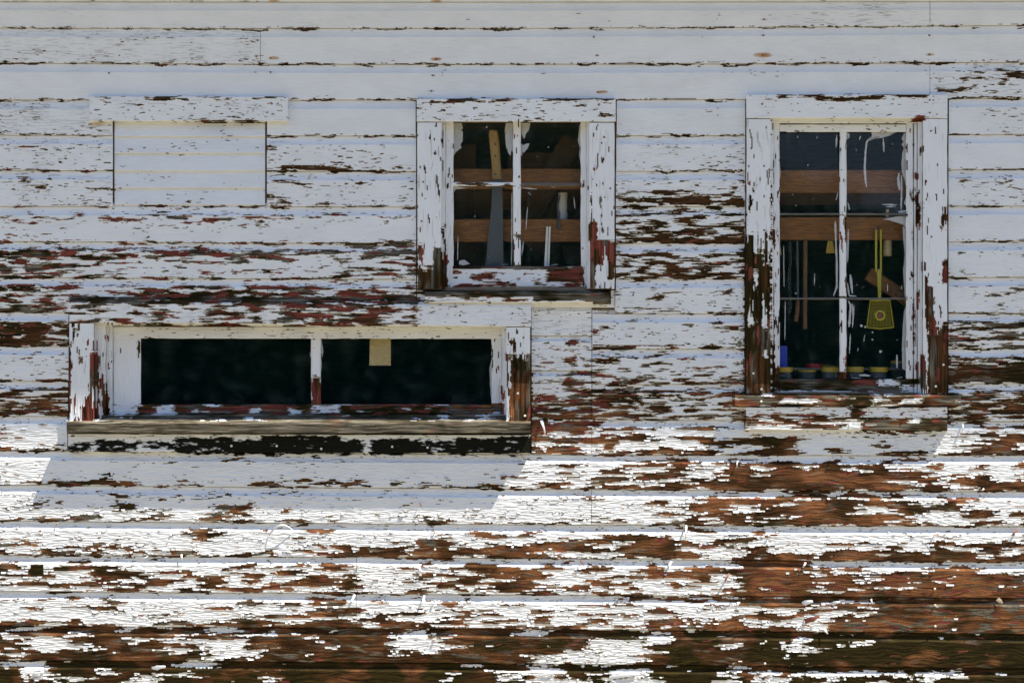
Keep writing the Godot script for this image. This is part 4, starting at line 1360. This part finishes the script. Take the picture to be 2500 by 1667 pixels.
# Along the lower rims of the paint the film has lifted: short lips that lean out from the wood, as the mask has them.
func lips() -> void:
	var per_x := WW / TW
	var per_y := WH / TH
	for k in range(12, 20):
		var st := SurfaceTool.new()
		st.begin(Mesh.PRIMITIVE_TRIANGLES)
		var n := 0
		var ty0 := maxi(2, int((minf(line_y(k, 0), line_y(k, 2500)) - WY) / per_y))
		var ty1 := mini(TH - 3, int((maxf(line_y(k + 1, 0), line_y(k + 1, 2500)) - WY) / per_y))
		for ty in range(ty0, ty1 + 1):
			var tx := 0
			while tx < TW - 1:
				var i := ty * TW + tx
				if not paint_mask[i] or paint_mask[i + TW]:
					tx += 1
					continue
				var a := tx
				var most := 5 + rng.randi() % 14
				while tx < TW - 1 and tx - a < most and paint_mask[ty * TW + tx] and not paint_mask[(ty + 1) * TW + tx]:
					tx += 1
				var long := tx - a
				if long < 5 or rng.randf() < 0.4:
					continue
				var xa := a * per_x + WX
				var xb := tx * per_x + WX
				var y := (ty + 1) * per_y + WY
				var xm := (xa + xb) / 2
				var top := line_y(k, xm)
				if y < top + 3 or y > line_y(k + 1, xm) - 3 or c_id[(ty * CH / TH) * CW + a * CW / TW]:
					continue
				var d := y - top
				var z := 0.0 if d > 22 else -8.6 * (1.0 - pow(d / 22.0, 3.4))
				var lift := rng.randf_range(0.2, 0.7) + (rng.randf_range(0.6, 2.4) if rng.randf() < 0.2 else 0.0)
				var up := rng.randf_range(2.0, 5.0)
				var down := rng.randf_range(0.1, 0.7)
				var l := rng.randf_range(0.0, 0.3) * (xb - xa)
				var r := rng.randf_range(0.0, 0.3) * (xb - xa)
				var p0 := at(xa, y - up, (z + 0.5) * 0.001)
				var p1 := at(xb, y - up, (z + 0.5) * 0.001)
				var q0 := at(xa + l, y + down, (z + lift + 0.5) * 0.001)
				var q1 := at(xb - r, y + down * rng.randf_range(0.5, 1.2), (z + lift * rng.randf_range(0.6, 1.2) + 0.5) * 0.001)
				for p: Vector3 in [p0, p1, q1, p0, q1, q0]:
					st.add_vertex(p)
				n += 1
		if n:
			st.generate_normals()
			var o := put(house, "lifted_paint", st.commit(), M.film)
			o.set_meta("kind", "stuff")


# a strip of paint that has let go: foot on the board, the rest lifts, bends and hangs. lift in mm at the middle and at the tip
func curl(x: float, y: float, tx: float, ty: float, wide: float, lift: float, tip: float, z0 := 0.0, mat: Material = null, sag := 0.0) -> void:
	var rings := []
	var dir := (Vector2(tx, ty) - Vector2(x, y)) * 0.8
	var side := dir.normalized().orthogonal()
	for i in 9:
		var t := i / 8.0
		var p := Vector2(x, y) + dir * t + Vector2(0, -sag * 4 * t * (1 - t)) + side * (dir.length() * 0.32 * sin(x * 1.7) * t * (1 - t))
		var z := z0 + 0.6 + lerpf(0, tip, t) + lift * 4 * t * (1 - t)
		var wd := wide * 0.5 * (1.0 - 0.55 * t * t) * (0.8 + 0.5 * absf(w(i * 90.0 + x, y)))
		var a := p + side * wd
		var b := p - side * wd
		rings.append([Vector3(a.x, a.y, z - 0.3), Vector3(a.x, a.y, z + 0.2), Vector3(p.x, p.y, z + 0.9), Vector3(b.x, b.y, z + 0.2), Vector3(b.x, b.y, z - 0.3), Vector3(p.x, p.y, z + 0.3)])
	put(house, "paint_curl", solid(rings), mat if mat else M.film)


func curls() -> void:
	curl(655, 1308, 730, 1291, 7, 16, 2, 0, M.film, 14)
	curl(1321, 1026, 1333, 1068, 7, 8, 7, 0)
	curl(1676, 1282, 1673, 1329, 5, 14, 6, -2, M.film)
	curl(1803, 1123, 1799, 1146, 4, 6, 5, -2)
	curl(1968, 1373, 1959, 1389, 5, 7, 5, -3)
	curl(866, 1450, 843, 1484, 6, 9, 8, -3)
	curl(1036, 1453, 1018, 1491, 5, 9, 8, -3)
	curl(1640, 1370, 1631, 1397, 6, 8, 6, -3)
	curl(1418, 1368, 1430, 1386, 4, 6, 5, 0, M.film_red)
	curl(1960, 1476, 1992, 1466, 14, 3, 5, -5)
	curl(2030, 1476, 2058, 1468, 9, 4, 5, -5)
	curl(2128, 1462, 2134, 1478, 4, 6, 5, -3)
	curl(2436, 1462, 2452, 1476, 12, 5, 6, -3, M.film_tan)
	curl(1965, 1516, 2010, 1500, 14, 8, 9, 0, M.film_red)
	curl(1781, 1400, 1768, 1428, 5, 8, 7, 0, M.film_red)
	curl(2014, 1534, 2024, 1551, 7, 6, 6, 0)
	curl(343, 1365, 365, 1355, 4, 6, 2, -3)
	curl(442, 1352, 446, 1374, 5, 7, 4, -3)
	curl(670, 1395, 680, 1412, 4, 7, 5, 0, M.film_tan)
	curl(1024, 1388, 1032, 1402, 6, 5, 5, 0)
	curl(1080, 1410, 1086, 1420, 5, 5, 4, 0)
	curl(1492, 1335, 1496, 1348, 7, 5, 6, 0)
	curl(2485, 1292, 2466, 1311, 6, 7, 8, 0, M.film_red)
	curl(2076, 1032, 2086, 1050, 8, 8, 8, 19)
	curl(2206, 1007, 2200, 1016, 7, 4, 5, 19, M.film_red)
	curl(2352, 1034, 2350, 1058, 4, 7, 5, 0)
	curl(1270, 1107, 1285, 1124, 3, 6, 5, -4, M.film_tan)
	curl(1024, 1228, 1030, 1240, 3, 9, 5, 0, M.film_red)
	curl(135, 1284, 142, 1272, 3, 6, 4, -4, M.film_tan)
	curl(370, 1634, 412, 1626, 12, 3, 5, -5)
	curl(1305, 1656, 1366, 1640, 12, 3, 5, -3)
	curl(1480, 1656, 1575, 1646, 12, 3, 6, -3)
	curl(70, 1646, 112, 1640, 9, 3, 5, -3)
	curl(1500, 862, 1488, 872, 10, 5, 6, -3)
	curl(1585, 768, 1578, 780, 4, 6, 5, -4)
	curl(1742, 795, 1748, 810, 2.5, 7, 4, 0, M.film_tan)
	curl(752, 437, 760, 423, 4, 6, 4, -4, M.film_tan)
	curl(2404, 1192, 2396, 1200, 4, 6, 4, -3)


# ---------------------------------------------------------------- things behind the glass

func thing(called: String, label: String, category: String, where: Vector3, group := "") -> Node3D:
	var o := group_node(self, called, where)
	meta(o, label, category, group)
	return o


func part(t: Node3D, called: String, mesh: Mesh, mat: Material, where: Vector3, turn := Vector3.ZERO) -> MeshInstance3D:
	var o := put(t, called, mesh, mat)
	o.position = where - t.position
	o.rotation = turn
	return o


func inside() -> void:
	# two rails nailed across the studs behind the middle and the right window
	plank(house, "tool_rail", M.rail, 1040, 412, 1640, 462, -110, -148, 1.5)
	plank(house, "tool_rail", M.rail, 1040, 535, 1640, 590, -110, -148, 1.5)
	plank(house, "tool_rail", M.rail, 1644, 415, 2300, 471, -110, -148, 1.5)
	plank(house, "tool_rail", M.rail, 1644, 530, 2300, 586, -110, -148, 1.5)
	for x: float in [1620.0, 2262.0]:
		plank(house, "stud", M.brace, x, 180, x + 50, 1560, -150, -240, 1.5)
	plank(house, "brace", M.brace, 1108, 352, 1162, 660, -300, -330, 1.5)
	plank(house, "back_board", M.rail, 1060, 466, 1470, 512, -330, -352, 1.5)
	plank(house, "back_board", M.brace, 1240, 372, 1470, 470, -356, -376, 1.5)
	plank(house, "back_board", M.brace, 1060, 512, 1175, 700, -356, -376, 1.5)
	plank(house, "back_board", M.brace, 1375, 600, 1470, 640, -330, -352, 1.5)
	plank(house, "back_board", M.brace, 1700, 470, 2400, 500, -420, -440, 1.5)
	for b: Array in [[1165, 470, 1210, 545], [1275, 560, 1400, 340], [1300, 610, 1420, 450]]:
		var p := at(b[0], b[1], -0.32)
		var q := at(b[2], b[3], -0.32)
		var o := put(house, "brace", box_mesh(Vector3(p.distance_to(q), 0.09, 0.03)), M.brace)
		o.position = (p + q) / 2
		o.rotation.z = atan2(q.y - p.y, q.x - p.x)
	# stool behind the right window: a board for the jars
	plank(house, "inside_shelf", M.old_wood, 1880, 926, 2260, 940, -58, -250, 1.5)

	var z := -0.085
	var t := thing("hay_knife", "long flat blade with a yellow riveted wooden handle hanging behind the middle window", "tool", at(1212, 652, z))
	var handle := []
	for p: Array in [[318, 1196, 1214], [330, 1193, 1217], [350, 1195, 1219], [380, 1198, 1221], [410, 1201, 1223], [437, 1202, 1225]]:
		handle.append([Vector3(p[2], p[0], -90), Vector3(p[2], p[0], -78), Vector3(p[2] - 4, p[0], -74), Vector3(p[1] + 4, p[0], -74), Vector3(p[1], p[0], -78), Vector3(p[1], p[0], -90)])
	put(t, "handle", solid(handle, t.position), M.handle)
	var blade := []
	for p: Array in [[437, 1203, 1226], [500, 1200, 1227], [560, 1194, 1228], [652, 1185, 1229]]:
		blade.append([Vector3(p[2], p[0], -85), Vector3(p[2], p[0], -82), Vector3(p[1], p[0], -82), Vector3(p[1], p[0], -85)])
	put(t, "blade", solid(blade, t.position), M.steel)
	for y: float in [352.0, 380.0, 425.0]:
		part(t, "rivet", lathe([[0.0, 0.0], [0.0045, 0.0], [0.004, 0.002], [0.0, 0.0025]], 10), M.steel, at(1209, y, -0.074), Vector3(PI / 2, 0, 0))

	t = thing("wooden_stake", "pale split stick leaning inside the middle window beside the hanging blade", "stick", at(1334, 650, -0.075))
	for s: Array in [[1328.5, 1336, 1334, 1338], [1337, 1341, 1340, 1344.5]]:
		put(t, "sliver", solid([[Vector3(s[3], 553, -80), Vector3(s[3], 553, -75), Vector3(s[2], 553, -75), Vector3(s[2], 553, -80)], [Vector3(s[1], 652, -66), Vector3(s[1], 652, -60), Vector3(s[0], 652, -60), Vector3(s[0], 652, -66)]], t.position), M.pale)

	t = thing("rag", "pale grey cloth strip hanging behind the upper rail of the middle window", "cloth", at(1376, 540, -0.17))
	var rag := []
	for i in 9:
		var y := 470.0 + i * 9
		rag.append([Vector3(1386 + 3 * w(i * 90.0, 3), y, -176), Vector3(1384, y, -168 + 4 * w(i * 70.0, 9)), Vector3(1374, y, -164 + 6 * w(i * 80.0, 5)), Vector3(1364 + 2 * w(i * 60.0, 8), y, -170), Vector3(1366, y, -177)])
	put(t, "cloth", solid(rag, t.position, 0, true), M.pale)

	t = thing("pliers", "dark iron hook hanging on the lower rail of the middle window", "tool", at(1365, 560, -0.1))
	put(t, "jaw", tube([at(1367, 476, -0.1), at(1362, 500, -0.1), at(1364, 530, -0.1), at(1366, 560, -0.1)], 0.004, 6, t.position), M.steel)
	put(t, "grip", tube([at(1361, 505, -0.1), at(1366, 520, -0.1), at(1363, 558, -0.1)], 0.0035, 6, t.position), M.steel)

	# right window
	fly_swatter()
	t = thing("scrap_board", "short brown board propped at a slant behind the yellow fly swatter", "board", at(2165, 735, -0.16))
	var a := at(2120, 668, -0.16)
	var b := at(2222, 735, -0.16)
	part(t, "plank", box_mesh(Vector3(a.distance_to(b), 0.05, 0.02)), M.rail, (a + b) / 2, Vector3(0, 0, atan2(b.y - a.y, b.x - a.x)))
	part(t, "cleat", box_mesh(Vector3(0.05, 0.018, 0.012)), M.brace, a.lerp(b, 0.8) + Vector3(0, 0, 0.0165), Vector3(0, 0, atan2(b.y - a.y, b.x - a.x)))
	t = thing("chain", "thin steel chain hanging at the left of the tall window", "chain", at(1929, 770, -0.1))
	for i in 24:
		var ring := TorusMesh.new()
		ring.inner_radius = 0.0042
		ring.outer_radius = 0.0068
		ring.rings = 10
		ring.ring_segments = 6
		var o := part(t, "link", ring, M.steel, at(1929 + 1.5 * sin(i * 0.4), 592 + i * 7.2, -0.1), Vector3(PI / 2, 0 if i % 2 else PI / 2, 0))
		o.scale = Vector3(1, 1, 1.25)
	t = thing("steel_rod", "slim grey rod with a wooden grip hanging beside the chain", "tool", at(1948, 790, -0.1))
	put(t, "shaft", tube([at(1947, 588, -0.1), at(1949, 735, -0.1)], 0.0042, 8, t.position), M.steel)
	put(t, "grip", tube([at(1949, 735, -0.1), at(1947, 760, -0.1), at(1943, 785, -0.1)], 0.0085, 8, t.position), M.brace)
	t = thing("broom_handle", "brown round wooden handle hanging from the lower rail of the tall window", "handle", at(1966, 802, -0.1))
	put(t, "shaft", tube([at(1967, 588, -0.1), at(1966, 800, -0.1)], 0.0085, 10, t.position), M.brace)
	put(t, "end_cap", tube([at(1966, 799, -0.1), at(1966, 803, -0.1)], 0.0092, 10, t.position), M.brown)
	t = thing("wooden_mallet", "round tan wooden mallet head showing below the rail beside the fly swatter", "mallet", at(2168, 625, -0.13))
	part(t, "head", lathe([[0.0, 0.0], [0.013, 0.0], [0.0155, 0.004], [0.016, 0.03], [0.0145, 0.06], [0.0, 0.06]], 16), M.block, at(2168, 625, -0.13))
	part(t, "handle", lathe([[0.0, 0.0], [0.007, 0.0], [0.007, 0.12], [0.0, 0.12]], 10), M.block, at(2168, 587, -0.13))
	for y: Array in [[1897, 608, "yellow flat tab hanging below the rail beside the thin chain"], [2027, 604, "yellow flat tab hanging below the rail beside the centre glazing bar"]]:
		t = thing("tape_measure", y[2], "tab", at(y[0], y[1] + 14, -0.1), "yellow tabs below the rail")
		put(t, "tab", solid([[Vector3(y[0] + 7, y[1] - 16, -112), Vector3(y[0] + 7, y[1] - 16, -108), Vector3(y[0] - 5, y[1] - 16, -108), Vector3(y[0] - 5, y[1] - 16, -112)], [Vector3(y[0] + 12, y[1] + 14, -104), Vector3(y[0] + 12, y[1] + 14, -100), Vector3(y[0] - 10, y[1] + 14, -100), Vector3(y[0] - 10, y[1] + 14, -104)]], t.position), M.yellow_lid)
		put(t, "loop", tube([at(y[0], y[1] - 26, -0.11), at(y[0] + 1, y[1] - 14, -0.11)], 0.002, 6, t.position), M.steel)
	jars()


func fly_swatter() -> void:
	var z := -0.092
	var t := thing("fly_swatter", "yellow plastic fly swatter hanging head down behind the tall window", "fly swatter", at(2150, 803, z))
	var bars := SurfaceTool.new()
	bars.begin(Mesh.PRIMITIVE_TRIANGLES)
	var bar := func(x0: float, y0: float, x1: float, y1: float, r: float) -> void:
		bars.append_from(tube([at(x0, y0, z), at(x1, y1, z)], r, 5, t.position), 0, Transform3D())
	var half := func(y: float) -> float: return lerpf(24.0, 33.0, pow(clampf((y - 733) / 64.0, 0, 1), 0.8))
	var cx := 2150.0
	for i in 20:
		var y := 735.0 + i * 3.4
		var h: float = half.call(y)
		bar.call(cx - h, y, cx + h, y, 0.0009)
	for i in 9:
		var f := (i - 4) / 4.0
		bar.call(cx + 24 * f, 733, cx + 33 * f, 802 - 3 * absf(f), 0.0008 if i > 0 and i < 8 else 0.0022)
	bar.call(cx - 24, 733, cx + 24, 733, 0.0024)
	bar.call(cx - 33, 799, cx, 803, 0.0024)
	bar.call(cx, 803, cx + 33, 799, 0.0024)
	put(t, "head", bars.commit(), M.yellow)
	var ring := TorusMesh.new()
	ring.inner_radius = 0.0125
	ring.outer_radius = 0.0205
	part(t, "ring", ring, M.yellow, at(2150, 770, z + 0.003), Vector3(PI / 2, 0, 0)).scale = Vector3(1, 0.3, 1)
	part(t, "emblem", lathe([[0.0, 0.0], [0.0118, 0.0], [0.0118, 0.003], [0.007, 0.005], [0.0, 0.005]], 18), M.brown, at(2150, 770, z + 0.001), Vector3(PI / 2, 0, 0))
	put(t, "shaft", solid([[Vector3(2153, 660, z * 1000 - 2), Vector3(2153, 660, z * 1000 + 2), Vector3(2142, 660, z * 1000 + 2), Vector3(2142, 660, z * 1000 - 2)], [Vector3(2152, 734, z * 1000 - 2), Vector3(2152, 734, z * 1000 + 2), Vector3(2145, 734, z * 1000 + 2), Vector3(2145, 734, z * 1000 - 2)]], t.position), M.yellow)
	for x: Array in [[2137.5, 2142.5], [2149.5, 2154.0]]:
		put(t, "grip", solid([[Vector3(x[1], 560, z * 1000 - 3), Vector3(x[1], 560, z * 1000 + 3), Vector3(x[0], 560, z * 1000 + 3), Vector3(x[0], 560, z * 1000 - 3)], [Vector3(x[1], 662, z * 1000 - 3), Vector3(x[1], 662, z * 1000 + 3), Vector3(x[0], 662, z * 1000 + 3), Vector3(x[0], 662, z * 1000 - 3)]], t.position), M.yellow)
	put(t, "hanger", tube([at(2146, 552, z - 0.02), at(2146, 562, z)], 0.002, 6, t.position), M.steel)


func jars() -> void:
	var n := 0
	for j: Array in [[1912, 24, 896, 908, -0.105, "jar with an orange-yellow lid beside the blue carton"], [1971, 21, 903, 908, -0.12, "jar with a thin flat yellow lid in front of the red lid"], [2028, 22, 896, 908, -0.105, "jar with a yellow lid just left of the centre glazing bar"], [2088, 21, 895, 908, -0.11, "jar with a yellow lid just right of the centre glazing bar"], [2146, 22, 896, 908, -0.105, "jar with a yellow lid below the fly swatter"]]:
		var base := at(j[0], 926, j[4])
		var t := thing("jar", "small glass " + j[5], "jar", base, "jars along the tall window's sill")
		var k: float = S * (D - j[4]) / D
		var top: float = (926 - j[3]) * k
		var lid: float = (926 - j[2]) * k
		var r: float = j[1] * k
		part(t, "glass", lathe([[0.0, 0.001], [r * 0.86, 0.001], [r * 0.95, 0.006], [r * 0.95, top - 0.004], [r * 0.9, top]], 24), M.jar, base)
		part(t, "contents", lathe([[0.0, 0.003], [r * 0.8, 0.003], [r * 0.86, 0.008], [r * 0.86, top - 0.006], [0.0, top - 0.004]], 20), M.contents, base)
		part(t, "lid", lathe([[0.0, top], [r * 0.98, top], [r, top + 0.001], [r, lid - 0.002], [r * 0.95, lid], [0.0, lid]], 24), M.yellow_lid, base)
		n += 1
	var b := thing("carton", "bright blue upright carton behind the jars at the left stile", "carton", at(1909, 898, -0.2))
	part(b, "box", box_mesh(Vector3(0.036, 0.082, 0.03)), M.blue, at(1909, 870, -0.2))
	part(b, "label", box_mesh(Vector3(0.008, 0.03, 0.0006)), M.pale, at(1899, 868, -0.1843))
	plank(house, "inside_shelf", M.old_wood, 1880, 898, 2260, 904, -170, -290, 1.0)
	var red := thing("can", "low red can behind the jars under the left middle pane", "can", at(1988, 899, -0.2))
	var k2 := S * (D + 0.2) / D
	part(red, "body", lathe([[0.0, 0.0], [18 * k2, 0.0], [20 * k2, 0.003], [20 * k2, 0.013], [19 * k2, 0.015], [0.0, 0.015]], 22), M.red, at(1988, 898, -0.2))
	part(red, "rim", lathe([[19 * k2, 0.013], [20.6 * k2, 0.014], [20.6 * k2, 0.0165], [19 * k2, 0.016]], 22), M.red, at(1988, 898, -0.2))
	var scoop := thing("scoop", "flat yellow scoop lying beside the low red can", "scoop", at(2018, 899, -0.23))
	part(scoop, "bowl", lathe([[0.0, 0.0], [14 * k2, 0.002], [16 * k2, 0.010], [14 * k2, 0.010], [0.0, 0.004]], 18), M.yellow_lid, at(2012, 897, -0.235))
	part(scoop, "handle", box_mesh(Vector3(0.03, 0.004, 0.01)), M.yellow_lid, at(2030, 894, -0.235))
	var tin := thing("tin", "small tin with a yellow lid behind the jars near the right stile", "tin", at(2192, 899, -0.2))
	part(tin, "body", lathe([[0.0, 0.0], [15 * k2, 0.0], [15 * k2, 0.018], [0.0, 0.018]], 20), M.steel, at(2192, 898, -0.2))
	part(tin, "lid", lathe([[0.0, 0.018], [16 * k2, 0.018], [16 * k2, 0.027], [15 * k2, 0.029], [0.0, 0.029]], 20), M.yellow_lid, at(2192, 898, -0.2))
	# block of wood that hangs behind the long window
	var blk := thing("wood_block", "pale wooden block hanging from above behind the long window", "block", at(928, 893, -0.12))
	put(blk, "block", solid([[Vector3(954, 800, -150), Vector3(954, 800, -122), Vector3(953, 800, -120), Vector3(904, 800, -120), Vector3(903, 800, -122), Vector3(903, 800, -150)], [Vector3(954, 892, -150), Vector3(954, 892, -122), Vector3(953, 892, -120), Vector3(902, 892, -120), Vector3(901, 892, -122), Vector3(901, 892, -150)]], blk.position), M.block)
	put(blk, "cord", tube([at(928, 801, -0.135), at(928, 760, -0.14)], 0.003, 6, blk.position), M.pale)
	plank(house, "inside_lintel", M.old_wood, 236, 740, 1240, 796, -112, -200, 1.5)


# ---------------------------------------------------------------- outside the frame

func outside() -> void:
	var g := put(self, "ground", box_mesh(Vector3(240, 0.2, 240)), M.ground)
	g.position.y = -0.1
	meta(g, "dry grass and bare earth of the yard", "", "", "structure")
	# a wood across the yard, out of view, placed and thickened to darken the panes
	var st := SurfaceTool.new()
	st.begin(Mesh.PRIMITIVE_TRIANGLES)
	for i in 26:
		var a := rng.randf() * TAU
		var c := Vector3(cos(a), rng.randf_range(-1, 1), sin(a)) * rng.randf_range(0.2, 0.5)
		var u := Vector3(rng.randf_range(-1, 1), rng.randf_range(-1, 1), rng.randf_range(-1, 1)).normalized() * 0.16
		var v := u.cross(Vector3(rng.randf_range(-1, 1), rng.randf_range(-1, 1), rng.randf_range(-1, 1))).normalized() * 0.11
		for p: Vector3 in [c - u, c + v, c + u, c - u, c + u, c - v]:
			st.add_vertex(p)
	st.generate_normals()
	var mm := MultiMesh.new()
	mm.transform_format = MultiMesh.TRANSFORM_3D
	mm.mesh = st.commit()
	mm.instance_count = 9000
	for i in mm.instance_count:
		var tree := i % 24
		var tx := -27.0 + tree * 2.4 + sin(tree * 4.1) * 1.2
		var tz := 19.5 + sin(tree * 2.7) * 1.4
		var high := 5.0 + 0.8 * sin(tree * 5.3) + 0.5 * sin(tree * 1.7)
		var dir := Vector3(rng.randf_range(-1, 1), rng.randf_range(-1, 1), rng.randf_range(-1, 1)).normalized() * pow(rng.randf(), 0.4)
		var pos := Vector3(tx + dir.x * 2.6, high * 0.52 + dir.y * high * 0.5, tz + dir.z * 2.4)
		if i % 3 == 0:   # undergrowth, added to keep mirrored sunlit ground out of the panes
			pos = Vector3(rng.randf_range(-28, 30), rng.randf_range(0.1, 1.9), tz + rng.randf_range(-1, 2.5))
		mm.set_instance_transform(i, Transform3D(Basis.from_euler(Vector3(rng.randf() * TAU, rng.randf() * TAU, 0)).scaled(Vector3.ONE * rng.randf_range(0.8, 1.5)), pos))
	var wood := MultiMeshInstance3D.new()
	wood.name = "wood"
	wood.multimesh = mm
	wood.material_override = M.leaf
	add_child(wood)
	meta(wood, "unseen dark leafy wood across the yard, set to be mirrored in the panes", "wood", "", "stuff")
